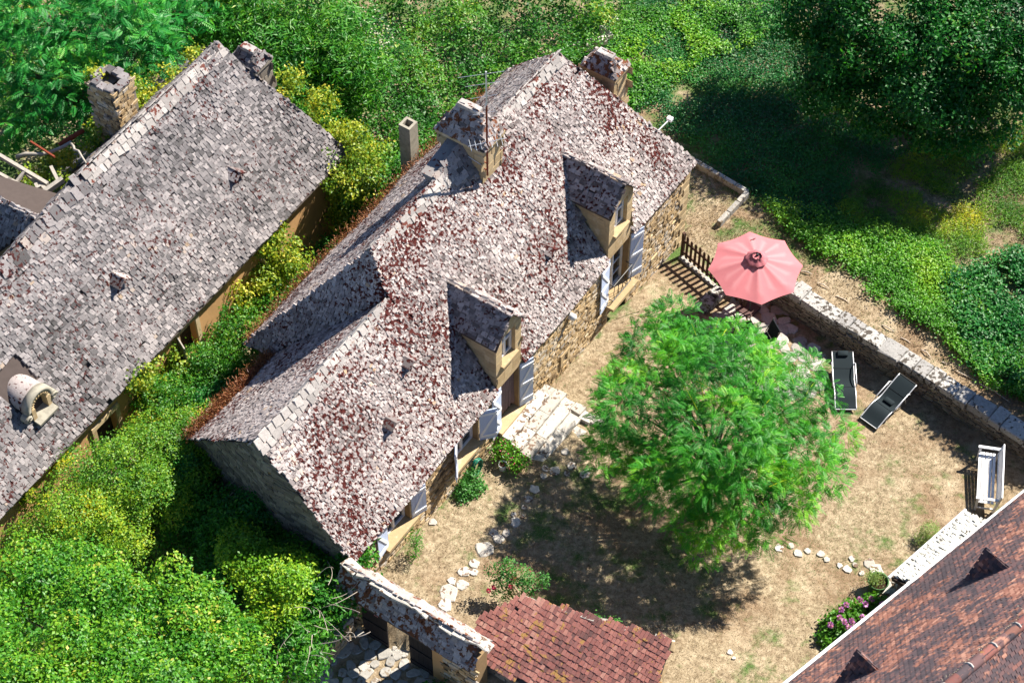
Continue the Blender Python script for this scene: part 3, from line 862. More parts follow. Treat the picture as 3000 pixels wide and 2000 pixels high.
# dry moss along the back eaves
def fuzz(name, p0, p1, n, wid, ln, mat, parent, up=.7):
    t = RG.random(n)[:, None]
    P = np.asarray(p0) * (1 - t) + np.asarray(p1) * t + RG.normal(size=(n, 3)) * wid
    D = RG.normal(size=(n, 3)) * .6 + np.array([0, 0, up])
    leaves(name, P, D, RG.normal(size=(n, 3)), ln * RG.uniform(.5, 1.4, n), ln * .22, RG.random(n), mat, parent, kind='stuff')
for p0, p1 in ((H(1.2, 6.55, EAVE + .05), H(12.8, 6.6, EAVE + .05)), (H(12.9, 5.65, EAVE + .1), H(16.2, 5.8, EAVE + .05))):
    fuzz('dry_moss', p0, p1, 7000, np.array([.13, .13, .09]), .11, LM['drymoss'], house)
# chimney on the ridge
def chimney(fr, a0, a1, b0, b1, z0, z1, parent, mat_body, roof_h, ux, vx, mat_roof, seed, capd=.1):
    ch = part_empty('chimney', parent)
    m = MB().box(fr((a0 + a1) / 2, (b0 + b1) / 2, (z0 + z1) / 2), ux, vx, Z3, a1 - a0, b1 - b0, z1 - z0)
    obj('stack', m, mat_body, ch)
    for aa, s_, nrm in ((a1, 1, ux), (a0, -1, -ux)):
        pt = patch([fr(aa, b0, z0), fr(aa, b1, z0), fr(aa, b1, z1), fr(aa, b0, z1)], .26, (.3, .5), .012, .25, seed=seed, upv=(nrm, Z3), tilt=.05, over=.96)
        lay('stack_block', pt, mat_body, ch, 'stack_blocks', irr=.15, seed=13)
    for bb, nrm in ((b0, -vx), (b1, vx)):
        pt = patch([fr(a0, bb, z0), fr(a1, bb, z0), fr(a1, bb, z1), fr(a0, bb, z1)], .26, (.3, .5), .012, .25, seed=seed + 1, upv=(nrm, Z3), tilt=.05, over=.96)
        lay('stack_block', pt, mat_body, ch, 'stack_blocks', irr=.15, seed=13)
    obj('cornice', MB().box(fr((a0 + a1) / 2, (b0 + b1) / 2, z1 + .05), ux, vx, Z3, a1 - a0 + 2 * capd, b1 - b0 + 2 * capd, .10), mat_body, ch)
    ca, cb = (a0 + a1) / 2, (b0 + b1) / 2; e = capd - .01; zt = z1 + .10
    hb = (b1 - b0) / 2 + e; ha = (a1 - a0) / 2 + e
    A_, B_ = fr(ca - ha, cb - hb, zt), fr(ca + ha, cb - hb, zt); C_, D_ = fr(ca + ha, cb + hb, zt), fr(ca - ha, cb + hb, zt)
    r0_, r1_ = fr(ca, cb - hb * .35, zt + roof_h), fr(ca, cb + hb * .35, zt + roof_h)
    polys = [[B_, C_, r1_, r0_], [D_, A_, r0_, r1_], [A_, B_, r0_], [C_, D_, r1_]]
    mu = MB()
    for p_ in polys: mu.poly([q_ - Z3 * .01 for q_ in p_])
    obj('cap_bedding', mu, MAT['under'], ch)
    lay('cap_stone', [patch(p_, .105, (.14, .26), .034, seed=seed + 3 + i) for i, p_ in enumerate(polys)], mat_roof, ch, 'cap_stones', seed=15)
    for q in range(4):
        t = (q + .5) / 4
        obj('cap_ridge_stone', lump(r0_ * (1 - t) + r1_ * t + Z3 * .03, vx, ux, Z3, np.linalg.norm(r1_ - r0_) / 4 + .12, .24, .11, seed + 60 + q), MAT['ridge'], ch)
    return ch
chimney(H, 6.23, 7.05, 2.67, 4.05, EAVE + 2.67 * PITCH - .5, 7.62, house, MAT['ashlar'], .85, U, V, MAT['lauze_gate'], 820)
# low mortared saddle between chimney and ridge
sdp = [H(7.06, 2.75, RZ - .55), H(8.3, 3.1, RZ - .2), H(8.3, 3.35, RZ + .1), H(7.06, 3.35, RZ + .35)]
sdl = obj('chimney_saddle', MB().prism([p_ - Z3 * .02 for p_ in sdp], V * .45), MAT['ridge'], house)
lay('saddle_stone', patch(sdp, .12, (.15, .3), .03, seed=88), MAT['lauze_grey'], sdl, 'saddle_stones', seed=17)
chimney(H, .55, 1.25, 2.15, 3.2, 3.2, 5.75, house, MAT['ashlar'], .42, U, V, MAT['lauze_gate'], 860, .06)
# two tiny roof vents, round wall pipe and a wall recess
for aa, bb in ((13.68, 1.06), (6.4, .97), (12.2, 1.55)):
    z = EAVE + bb * PITCH
    v_ = obj('roof_vent', MB().prism([H(aa - .16, bb - .12, z + .02), H(aa + .16, bb - .12, z + .02), H(aa, bb - .12, z + .17)], V * .3, .2), MAT['lauze'], house)
    n_ = unit(-V * 4.4 + Z3 * 3.3)
    for q in range(2):
        obj('vent_slab', MB().box(H(aa + (q - .5) * .2, bb - .08, z + .14), unit(U + Z3 * (-.5 if q else .5)), V, unit(Z3 + U * (.5 if q else -.5)), .26, .36, .045), MAT['lauze'], v_)
pp_ = MB().tube([H(6.68, .1, 2.2), H(6.68, -.14, 2.2), H(6.68, -.2, 2.18)], [.11, .11, .06], 12)
obj('vent_pipe', pp_, MAT['galv'], house, True)
for aa, zz, w_, h_ in ((6.88, .5, .28, .34), (.63, .25, .3, .12), (2.0, .1, .14, .14)):
    rc = obj('wall_recess', MB().box(H(aa, .03, zz), U, V, Z3, w_ - .04, .03, h_ - .04), MAT['iron'], house)
    for q in range(4):
        a_, z_ = ((-1, 0), (1, 0), (0, -1), (0, 1))[q]
        obj('recess_stone', MB().box(H(aa + a_ * w_ * .62, .02, zz + z_ * h_ * .62), U, V, Z3, (.12 if a_ else w_ + .2), .09, (h_ if a_ else .1)), MAT['ashlar'], rc)
# small white lamp bracket on the hip end
wl = part_empty('wall_lamp', house)
obj('bracket', MB().tube([H(.2, 1.3, 3.2), H(-.45, 1.2, 3.3)], .018, 5), MAT['white'], wl)
obj('lamp_head', MB().box(H(-.52, 1.2, 3.3), U, V, Z3, .14, .16, .1), MAT['white'], wl)

# stone steps to the door
st = thing('stone_steps', H(9.3, -.9, 0), 'worn white limestone steps climbing to the curtained door', 'steps')
rs = np.random.default_rng(5)
def slab_block(c, x, y, sx, sy, sz, seed):
    r = np.random.default_rng(seed); mb = MB(); nseg = max(2, int(sx / .22)); v = []
    for i in range(nseg + 1):
        t = i / nseg - .5
        j = (r.random(6) - .5) * .045
        sec = [(-.5, -.5), (-.5, .32), (-.40, .5), (.38, .5), (.5, .30), (.5, -.5)]
        for k, (yy, zz) in enumerate(sec):
            v.append(c + x * (t * sx) + y * (yy * sy + j[k]) + Z3 * (zz * sz + (r.random() - .5) * .018))
    q = [[i * 6 + k, (i + 1) * 6 + k, (i + 1) * 6 + (k + 1) % 6, i * 6 + (k + 1) % 6] for i in range(nseg) for k in range(6)]
    return mb.add(np.array(v), [np.array(q), np.arange(6).reshape(1, -1), (np.arange(6) + nseg * 6)[::-1].reshape(1, -1)], r.random())
for k in range(5):
    b0 = -.02 - k * .34
    zt = .60 - k * .15
    aL, aR = 10.22 + k * .04 + rs.uniform(-.05, .05), 8.25 + rs.uniform(-.08, .08) + (.1 if k == 4 else 0)
    nc = 2 + (k % 2)
    cuts = np.linspace(aR, aL, nc + 1); cuts[1:-1] += rs.uniform(-.25, .25, nc - 1)
    for i in range(nc):
        obj('step_slab', slab_block(H((cuts[i] + cuts[i + 1]) / 2, b0 - .19, zt - .09), U, V, cuts[i + 1] - cuts[i] - .018, .37, .17, 900 + k * 5 + i), MAT['step'], st)
mb = MB()
for k in range(5): mb.box(H(9.25, -.16 - k * .34, -.35 + (.42 - k * .15) / 2), U, V, Z3, 1.8, .34 - k * .004, .9 - k * .15 + .1)
obj('step_core', mb, MAT['wallstone'], st)
for k in range(6):
    obj('kerb_slab', lump(H(8.02 - .08 * (k % 2), -.15 - k * .34, .16 - k * .06), V, U, Z3, .35, .34, .3, 960 + k, .25), MAT['step'], st)
obj('bottom_slab', lump(H(10.3, -1.5, .02), U, V, Z3, .7, .42, .16, 970, .3), MAT['step'], st)

# television antenna
an = thing('television_antenna', H(7.1, 2.6, 6.9), 'tall rusty mast with thin white antenna rods beside the ridge chimney', 'antenna')
mp = H(7.0, 2.56, 0)
obj('lower_mast', MB().tube([mp + Z3 * 6.75, mp + Z3 * 9.4], .032, 6), MAT['rust'], an)
obj('upper_mast', MB().tube([mp + Z3 * 9.4, mp + Z3 * 10.6], .024, 6), MAT['alu'], an)
obj('wall_bracket', MB().tube([mp + Z3 * 6.95, mp + V * .25 + Z3 * 6.95, mp + V * .25 + Z3 * 7.2, mp + Z3 * 7.2], .02, 5), MAT['rust'], an)
ad = unit(np.array([.95, .1, .05]))
for zz, ln in ((10.5, 1.2), (10.15, .9), (9.7, .7), (9.1, .6)):
    obj('antenna_rod', MB().tube([mp + Z3 * zz - ad * ln * .6, mp + Z3 * (zz + .05) + ad * ln * .4], .008, 4), MAT['alu'], an)
dp = unit(-U * .5 - V * .5 + Z3 * .05)
obj('boom', MB().tube([mp + Z3 * 8.0 - dp * .5, mp + Z3 * 8.05 + dp * .5], .012, 4), MAT['alu'], an)
for k in range(7):
    c = mp + Z3 * 8.02 + dp * (-.45 + k * .14)
    e = unit(np.cross(dp, Z3))
    obj('antenna_element', MB().tube([c - e * .22, c + e * .22], .007, 4), MAT['alu'], an)
obj('cable', MB().tube([mp + Z3 * 9.5 + U * .05, mp + Z3 * 8.6 + U * -.1, mp + Z3 * 7.9], .008, 4), MAT['white'], an)
obj('stay_rod', MB().tube([H(7.09, 2.7, 7.15), H(7.09, 3.9, 7.35)], .01, 4), MAT['alu'], an)

# concrete flue behind the house
fl = thing('concrete_flue', H(4.3, 7.3, 0), 'square hollow concrete flue rising behind the farmhouse roof', 'flue')
mb = MB(); o_, i_ = .20, .12; zt = 4.0; c = H(4.55, 7.12, 0)
for (x_, y_, sx, sy) in ((-1, 0, .08, .4), (1, 0, .08, .4), (0, -1, .24, .08), (0, 1, .24, .08)):
    mb.box(c + U * x_ * .16 + V * y_ * .16 + Z3 * (zt / 2 - .5), U, V, Z3, sx, sy, zt + 1)
obj('shaft', mb, MAT['concrete'], fl)
obj('flue_plate', MB().box(c + Z3 * (zt - .3), U, V, Z3, .238, .238, .05), MAT['iron'], fl)  # dark plate across the hollow shaft, a little below its open top

# ================================================================== OLD HOUSE ON THE LEFT
def site_plane(px, py, p0, n):
    d = _fw + np.array([1., 0, 0]) * (px - 1500) / F - _up * (py - 1000) / F
    return cam_loc + d * (((p0 - cam_loc) @ n) / (d @ n))
old = thing('old_house', G(6, 3.2, 0), 'derelict house with huge grey lauze roof, ochre walls and ivy at its corner', 'house')
P2 = 3.65 / 3.25
oroof = part_empty('roof', old)
fz = EAVE - .1 * P2
of = [G(-2.15, -.1, fz), G(-.75, 3.25, 6.45), G(5.2, 3.25, 6.45), G(8, 3.1, EAVE + 3.1 * P2), G(14.5, 2.75, EAVE + 2.75 * P2), G(14.5, -.1, fz)]
luc = [G(9.95, .72, EAVE + .72 * P2), G(11.05, .72, EAVE + .72 * P2), G(11.05, 1.75, EAVE + 1.75 * P2), G(9.95, 1.75, EAVE + 1.75 * P2)]
ofr = patch(of, .10, (.095, .19), .036, seed=51, und=.07, holes=[luc], miss=.02)
oba = patch([G(-2.15, 6.6, EAVE - .1), G(-.75, 3.25, 6.45), G(4.6, 3.25, 6.45), G(4.0, 4.6, 4.95), G(4.0, 6.6, EAVE - .1)], .11, (.11, .2), .036, seed=52, und=.06)
ohi = patch([G(-2.15, -.1, fz), G(-2.15, 6.6, fz), G(-.75, 3.25, 6.45)], .11, (.11, .2), .036, seed=53)
owi = patch([G(6.95, 3.2, 6.2), G(6.95, 8.5, 6.2), G(9.9, 8.5, 2.8), G(9.9, 6.5, 2.8)], .10, (.1, .19), .036, seed=54, und=.04)
owr = patch([G(6.95, 3.2, 6.2), G(6.95, 8.5, 6.2), G(6.05, 8.5, 5.2), G(6.2, 5.6, 5.35), G(5.7, 3.6, 5.9)], .11, (.11, .22), .036, seed=55, und=.08, miss=.06)
lay('roof_stone', [ofr, oba, ohi, owi, owr], MAT['lauze_grey'], oroof, 'roof_stones', seed=21)
mb = MB()
for pl in (of, [G(-2.15, 6.6, EAVE - .1), G(-.75, 3.25, 6.45), G(4.6, 3.25, 6.45), G(4.0, 6.6, EAVE - .1)], [G(-2.15, -.1, fz), G(-2.15, 6.6, fz), G(-.75, 3.25, 6.45)],
           [G(6.95, 3.2, 6.2), G(6.95, 8.5, 6.2), G(9.9, 8.5, 2.8), G(9.9, 6.5, 2.8)], [G(6.95, 3.2, 6.2), G(6.95, 8.5, 6.2), G(6.05, 8.5, 5.2), G(6.2, 5.6, 5.35), G(5.7, 3.6, 5.9)]):
    mb.poly([p_ - Z3 * .06 for p_ in pl])
obj('roof_bedding', mb, MAT['under'], oroof)
of_, ob_ = -V2 * 3.25 - Z3 * 3.65, V2 * 3.25 - Z3 * 3.65
ridge_cap(G(-.8, 3.25, 6.45), G(5.2, 3.25, 6.42), of_, ob_, oroof, MAT['ridge'], 1100, .38)
ridge_cap(G(5.2, 3.25, 6.45), G(8, 3.1, EAVE + 3.1 * P2), of_, ob_, oroof, MAT['lauze_grey'], 1160, .5)
ridge_cap(G(8, 3.1, EAVE + 3.1 * P2), G(14.5, 2.75, EAVE + 2.75 * P2), of_, ob_, oroof, MAT['lauze_grey'], 1190, .4)
ow = [(1.2, 1.9, .6, 1.9), (5.05, 5.75, .9, 2.2), (8.6, 9.4, .5, 1.9)]
obj('front_wall', wall_mesh(G, -2.0, 14.5, -1.6, EAVE - .08, .14, ow, .3), MAT['render'], old)
for o_ in ow:
    obj('window', MB().box(G((o_[0] + o_[1]) / 2, .38, (o_[2] + o_[3]) / 2), U2, V2, Z3, o_[1] - o_[0], .03, o_[3] - o_[2]), MAT['darkwood'], old)
    m = MB()
    for aa in (o_[0] - .08, o_[1] + .08): m.box(G(aa, .12, (o_[2] + o_[3]) / 2), U2, V2, Z3, .155, .08, o_[3] - o_[2])
    m.box(G((o_[0] + o_[1]) / 2, .118, o_[3] + .09), U2, V2, Z3, o_[1] - o_[0] + .32, .085, .17)
    obj('window_surround', m, MAT['ashlar'], old)
obj('open_shutter', MB().box(G(5.95, -.12, 1.6), unit(U2 * .5 - V2), unit(U2 + V2 * .5), Z3, .5, .035, 1.2), MAT['timber'], old)
mb = MB()
mb.prism([G(-2.0, .45, -1.6), G(-2.0, 6.3, -1.6), G(-2.0, 6.3, EAVE - .2), G(-2.0, .45, EAVE - .2)], U2 * .3)
mb.prism([G(-2.0, 6.3, -1.6), G(14.5, 6.3, -1.6), G(14.5, 6.3, EAVE - .3), G(-2.0, 6.3, EAVE - .3)], -V2 * .3)
obj('side_walls', mb, MAT['render'], old)
# eave plank
obj('eave_board', MB().box(G(6.2, .02, EAVE - .19), U2, V2, Z3, 16.4, .22, .03), MAT['timber'], old)
# open-topped rubble chimney
ch = part_empty('chimney', old)
mb = MB()
for (x_, y_, sx, sy) in ((-1, 0, .16, .95), (1, 0, .16, .95), (0, -1, .5, .16), (0, 1, .5, .16)):
    mb.box(G(2.35 + x_ * .33, 4.5 + y_ * .4, 5.6), U2, V2, Z3, sx, sy, 2.7)
obj('stack', mb, MAT['wallstone'], ch)
obj('flue_ledge', MB().box(G(2.35, 4.62, 6.75), U2, V2, Z3, .5, .35, .1), MAT['wallstone'], ch)
for nrm, pl in ((U2, [G(2.77, 4.02, 4.3), G(2.77, 4.98, 4.3), G(2.77, 4.98, 6.95), G(2.77, 4.02, 6.95)]), (-V2, [G(1.94, 4.02, 4.3), G(2.76, 4.02, 4.3), G(2.76, 4.02, 6.95), G(1.94, 4.02, 6.95)])):
    lay('stack_stone', patch(pl, .12, (.14, .32), .03, .8, seed=61, upv=(nrm, Z3), tilt=.1, over=.9), MAT['rubble'], ch, 'stack_stones', seed=23)
for k in range(10):
    an_ = k * .628
    obj('rim_stone', lump(G(2.35 + .35 * math.cos(an_), 4.5 + .42 * math.sin(an_), 6.98), U2, V2, Z3, .26, .24, .09, 1230 + k, .35), MAT['lauze_grey'], ch)
chimney(G, -1.85, -1.15, 2.3, 3.2, 3.0, 5.45, old, MAT['wallstone'], .4, U2, V2, MAT['lauze_grey'], 1250, .06)
for aa, bb in ((1.47, 1.23), (6.39, 1.37)):
    z = EAVE + bb * P2
    v_ = obj('roof_vent', MB().prism([G(aa - .2, bb - .14, z), G(aa + .2, bb - .14, z), G(aa, bb - .14, z + .24)], V2 * .3, .2), MAT['iron'], old)
    for q in range(2):
        obj('vent_slab', MB().box(G(aa + (q - .5) * .22, bb - .06, z + .17), unit(U2 + Z3 * (-.75 if q else .75)), V2, unit(Z3 + U2 * (.75 if q else -.75)), .34, .46, .05), MAT['lauze'], v_)
# round-headed carved dormer
lu = part_empty('dormer', old)
ca, cz, fb = 10.5, 3.98, .62
arc = lambda rx, rz, b, n=14: [G(ca + rx * math.cos(t), b, cz + rz * math.sin(t)) for t in np.linspace(0, math.pi, n)]
def band(r0, r1, b0, b1, mat, name):
    mb = MB(); n = 16
    for bb in (b0, b1):
        pass
    t = np.linspace(0, math.pi, n)
    rows = []
    for (r_, bb) in ((r1, b0), (r1, b1), (r0, b1), (r0, b0)):
        rows.append(np.array([G(ca + r_ * math.cos(x), bb, cz + r_ * math.sin(x)) for x in t]))
    v = np.vstack(rows); q = []
    for k in range(4):
        for j in range(n - 1):
            q.append([k * n + j, k * n + j + 1, ((k + 1) % 4) * n + j + 1, ((k + 1) % 4) * n + j])
    mb.add(v, [np.array(q)], .6)
    return obj(name, mb, mat, lu, True)
band(.36, .50, fb, fb + .22, MAT['concrete'], 'arch_moulding')
band(.22, .36, fb + .05, fb + .2, MAT['ashlar'], 'shell_arch')
for k in range(11):
    t = math.pi * (k + .5) / 11
    p0 = G(ca + .23 * math.cos(t), fb + .03, cz + .23 * math.sin(t)); p1 = G(ca + .35 * math.cos(t), fb + .02, cz + .35 * math.sin(t))
    obj('shell_rib', MB().tube([p0, p1], [.012, .03], 5), MAT['ashlar'], lu, True)
band(.40, .47, fb + .2, fb + 1.3, MAT['lauze'], 'vault')
for sgn in (-1, 1):
    obj('jamb', MB().box(G(ca + sgn * .29, fb + .1, cz - .22), U2, V2, Z3, .13, .22, .5), MAT['ashlar'], lu)
    sp = [G(ca + sgn * (.47 + (.13 - .016 * k) * math.cos(k * .75)), fb - .01, cz - .17 + (.13 - .016 * k) * math.sin(k * .75)) for k in range(8)]
    obj('scroll', MB().tube(sp, .035, 6), MAT['concrete'], lu, True)
    obj('scroll_back', MB().tube([G(ca + sgn * .47, fb + .02, cz - .17), G(ca + sgn * .47, fb + .2, cz - .17)], .15, 12), MAT['concrete'], lu)
    obj('cheek', MB().prism([G(ca + sgn * .43, fb + .1, cz - .5), G(ca + sgn * .43, fb + 1.2, cz + .35), G(ca + sgn * .43, fb + .1, cz + .02)], U2 * (-sgn) * .05), MAT['concrete'], lu)
obj('opening_back', MB().box(G(ca, fb + .4, cz - .1), U2, V2, Z3, .6, .04, .9), MAT['darkwood'], lu)
obj('sill', MB().box(G(ca, fb + .04, cz - .40), U2, unit(V2 + Z3 * .15), unit(Z3 - V2 * .15), .72, .5, .09), MAT['concrete'], lu)
# fallen timbers of the collapsed wing
ruin = thing('collapsed_rafters', site(120, 560, 5.0), 'broken grey rafters and beams over the collapsed corner of the old roof', 'rafters')
Zr = 5.6
def beam(p, q, w_, z0, z1, mat=None, nm='rafter', n=3):
    a_, b_ = site(p[0], p[1], z0), site(q[0], q[1], z1)
    t = np.linspace(0, 1, n)[:, None]
    if n == 3:
        e = unit(b_ - a_); s_ = unit(np.cross(e, Z3)); u_ = np.cross(s_, e)
        obj(nm, MB().box((a_ + b_) / 2, e, s_, u_, np.linalg.norm(b_ - a_), w_, w_ * 1.2), mat or MAT['timber'], ruin)
    else:
        pts = a_ * (1 - t) + b_ * t + RG.normal(size=(n, 3)) * .04
        obj(nm, MB().tube(pts, np.linspace(w_ * .6, w_ * .4, n), 6), mat or MAT['timber'], ruin, True)
beam((-20, 445), (140, 540), .10, 5.8, 5.6); beam((100, 585), (185, 525), .13, 5.7, 5.9); beam((78, 510), (140, 560), .10, 5.4, 5.6)
beam((40, 545), (75, 500), .08, 5.5, 5.7); beam((150, 490), (175, 540), .09, 5.5, 5.6); beam((205, 415), (250, 480), .07, 5.7, 6.2, n=6, nm='branch')
beam((45, 465), (210, 425), .12, 5.1, 5.4, n=7, nm='log'); beam((175, 425), (245, 385), .16, 5.3, 5.4, MAT['rust'], 'log', 5)
beam((90, 415), (160, 460), .05, 5.3, 5.5, MAT['rust'], 'lath'); beam((10, 560), (30, 520), .07, 5.6, 5.8); beam((105, 540), (130, 590), .09, 5.6, 5.7)
beam((-20, 500), (90, 560), .09, 5.6, 5.6); beam((60, 575), (120, 545), .06, 5.8, 5.8)

# ================================================================== BROWN-TILED HOUSE, LOWER RIGHT
RA = np.array([13.395, -7.097, 0]); UR = np.array([-.7667, -.642, 0]); VR = np.array([.642, -.7667, 0])
def K(a, b, z): return RA + a * UR + b * VR + np.array([0, 0, z])
bh = thing('tiled_house', K(4, 4, 0), 'house with steep brown flat-tile roof and half-round ridge tiles, cut by the frame corner', 'house')
kr = part_empty('roof', bh)
ez, rz_ = 2.6, 8.1
kf = [K(-4.5, 0, ez), K(12.5, 0, ez), K(12.5, 4, rz_), K(-4.5, 4, rz_)]
kb = [K(-4.5, 8, ez), K(12.5, 8, ez), K(12.5, 4, rz_), K(-4.5, 4, rz_)]
tf = patch(kf, .105, (.15, .15), .014, .22, seed=71, und=.03, tilt=1.0, over=1.6, stag=True, miss=.003)
tb = patch(kb, .105, (.15, .15), .014, .22, seed=72, und=.03, tilt=1.0, over=1.6, stag=True)
lay('roof_tile', [tf, tb], MAT['browntile'], kr, 'roof_tiles', irr=.2, seed=31)
mb = MB(); mb.poly([p_ - Z3 * .03 for p_ in kf]); mb.poly([p_ - Z3 * .03 for p_ in kb])
obj('roof_bedding', mb, MAT['under'], kr)
for k in range(44):
    a_ = -4.4 + k * .385
    t_ = np.linspace(-.2, math.pi + .2, 9); v = []
    for e_ in (0, .40):
        for x in t_: v.append(K(a_ + e_, 4 + .125 * math.cos(x) * (1 - e_ * .12), rz_ - .02 + .125 * math.sin(x) * (1 - e_ * .12) + (.012 if e_ == 0 else 0)))
    q = [[j, j + 1, 9 + j + 1, 9 + j] for j in range(8)]
    obj('ridge_tile', MB().add(np.array(v), [np.array(q)], random.random()), MAT['browntile'] if k % 3 else MAT['redtile'], kr, True)
    if k % 2 == 0:
        obj('mortar_joint', MB().tube([K(a_, 3.87, rz_ - .02), K(a_, 3.93, rz_ + .09), K(a_, 4, rz_ + .125), K(a_, 4.07, rz_ + .09)], .03, 5), MAT['ridge'], kr)
fuzz('roof_lichen', K(0, 3.85, rz_ - .12), K(12, 3.85, rz_ - .12), 500, np.array([.05, .05, .05]), .05, LM['white_flower'], kr, .3)
obj('gutter', MB().tube([K(-4.5, -.07, ez - .06), K(12.5, -.07, ez - .06)], .055, 8), MAT['white'], bh)
for k in range(48):
    a_ = -4.3 + k * .35
    obj('eave_tile', MB().box(K(a_, .03, ez + .03), UR, unit(VR * 4 + Z3 * 5.5), unit(Z3 * 4 - VR * 5.5), .34, .24, .03), MAT['tiledark'], kr)
obj('walls', MB().box(K(4, 4.1, .2), UR, VR, Z3, 16, 7.6, 4.6), MAT['render'], bh)
kn = unit(np.cross(UR, VR * 4 + Z3 * 5.5)); kn = kn if kn[2] > 0 else -kn
for px, py in ((2875, 1668), (2502, 1965)):
    p_ = site_plane(px, py, K(0, 0, ez), kn)
    dv = part_empty('roof_ventilator', bh)
    w_, h_, dp_ = .5, .85, .8
    tri = [p_ - UR * w_ - VR * .02, p_ + UR * w_ - VR * .02, p_ + Z3 * h_ - VR * .02]
    obj('ventilator_front', MB().prism(tri, VR * .03), MAT['tiledark'], dv)
    apex = p_ + Z3 * h_
    bk = apex + VR * (h_ / 5.5 * 4 + .05)
    for sg in (-1, 1):
        e_ = p_ + UR * sg * w_
        pl = [e_ - VR * .05, apex - VR * .05 + Z3 * .02, bk]
        ps_ = patch(pl, .11, (.15, .15), .018, .2, seed=75, tilt=.8, over=1.5, stag=True)
        obj('ventilator_slope', MB().prism([x - Z3 * .01 for x in pl], np.array([0, 0, -.03])), MAT['tiledark'], dv)
        lay('ventilator_tile', ps_, MAT['browntile'], dv, 'ventilator_tiles', irr=.3, seed=33)
# lean-to with white pebbly stone roof against it
lt = thing('stone_roofed_lean_to', site(2760, 1600, -.3), 'low lean-to with pale stone roof and white gutter beside the tiled house', 'lean-to')
l0, l1 = np.array([9.95, -8.88, 1.42]), np.array([12.1, -6.9, 1.42])
le = unit(l1 - l0); ln_ = np.array([le[1], -le[0], 0])
li0, li1 = l0 + ln_ * .95 + Z3 * .35, l1 + ln_ * .95 + Z3 * .35
MAT['pebble'] = m_stone('pale_roof_stone', [(0, (.40, .40, .37)), (.6, (.66, .65, .60)), (1, (.78, .76, .70))], moss=(.10, .09, .08), thr=.62, mscale=8)
lay('roof_stone', patch([l0, l1, li1, li0], .10, (.10, .20), .05, 1.2, seed=81, und=.03), MAT['pebble'], lt, 'roof_stones', seed=35)
obj('roof_bedding', MB().prism([p_ - Z3 * .02 for p_ in (l0, l1, li1, li0)], np.array([0, 0, -.05])), MAT['under'], lt)
obj('wall', MB().box((l0 + l1) / 2 + ln_ * .55 + Z3 * (-1.0), le, ln_, Z3, np.linalg.norm(l1 - l0) - .1, .8, 2.2), MAT['wallstone'], lt)
obj('gutter', MB().tube([l0 - ln_ * .07 - Z3 * .04 - le * .1, l1 - ln_ * .07 - Z3 * .04 + le * .1], .045, 8), MAT['white'], lt)
obj('verge_board', MB().box((l0 + li0) / 2 - le * .05 - Z3 * .06, unit(li0 - l0), le, unit(np.cross(le, li0 - l0)), 1.0, .04, .12), MAT['darkwood'], lt)

# ================================================================== GATEWAY WALL
gw = thing('gateway_wall', H(17.1, -2, .5), 'courtyard gateway wall capped with lichened lauze stones', 'wall')
gz0 = 2.85
mb = MB()
A_ = lambda b, z, a=17.1: H(a, b, z)
for b0, b1, z0_, z1_ in ((-.05, -.6, -1, 2.38), (-2.85, -4.2, -1, 2.38), (-.6, -2.85, 2.12, 2.38)):
    mb.box(H(17.08, (b0 + b1) / 2, (z0_ + z1_) / 2), U, V, Z3, .46, abs(b1 - b0), z1_ - z0_)
obj('wall_core', mb, MAT['mortar'], gw)
outs = [H(17.52, .05, 2.2), H(17.52, -4.15, 2.2), H(17.05, -4.15, gz0), H(17.05, .05, gz0)]
inn = [H(16.62, .05, 2.3), H(16.62, -4.15, 2.3), H(17.05, -4.15, gz0), H(17.05, .05, gz0)]
lay('cap_stone', [patch(outs, .085, (.12, .26), .04, seed=91, und=.03), patch(inn, .09, (.12, .26), .04, seed=92, und=.03)], MAT['lauze_gate'], gw, 'cap_stones', seed=37)
mb = MB()
for pl in (outs, inn): mb.prism([p_ - Z3 * .02 for p_ in pl], np.array([0, 0, -.06]))
obj('cap_bedding', mb, MAT['under'], gw)
ridge_row(H(17.03, .05, gz0), H(17.03, -4.2, gz0), gw, MAT['step'], 1300, .34, .30, .07)
wfs = [patch([H(17.32, b0, -.2), H(17.32, b1, -.2), H(17.32, b1, 2.3), H(17.32, b0, 2.3)], .13, (.16, .36), .04, seed=93, upv=(U, Z3), tilt=.05, over=.9) for b0, b1 in ((-.05, -.55), (-3.2, -4.2))]
lay('wall_stone', wfs, MAT['rubble'], gw, 'wall_stones', seed=39)
obj('jamb_render', MB().box(H(17.1, -3.02, 1.0), U, V, Z3, .5, .34, 2.5), MAT['render'], gw)
for b0, b1 in ((-.62, -1.42), (-2.12, -2.84)):
    lf = part_empty('gate_leaf', gw)
    nb = 5
    for k in range(nb):
        bb = b0 + (b1 - b0) * (k + .5) / nb
        obj('plank', MB().box(H(17.335, bb, 1.22), V, U, Z3, abs(b1 - b0) / nb - .006, .035, 1.78), MAT['gatewood'], lf)
    for zz in (.55, 1.2, 1.85):
        obj('batten', MB().box(H(17.365, (b0 + b1) / 2, zz), V, U, Z3, abs(b1 - b0) - .02, .025, .1), MAT['gatewood'], lf)
    if b0 > -1:
        for k in range(3):
            obj('painted_mark', MB().box(H(17.357, -1.05 - k * .045, 1.72), V, U, Z3, .025, .006, .05), MAT['canvas_dark'], lf)

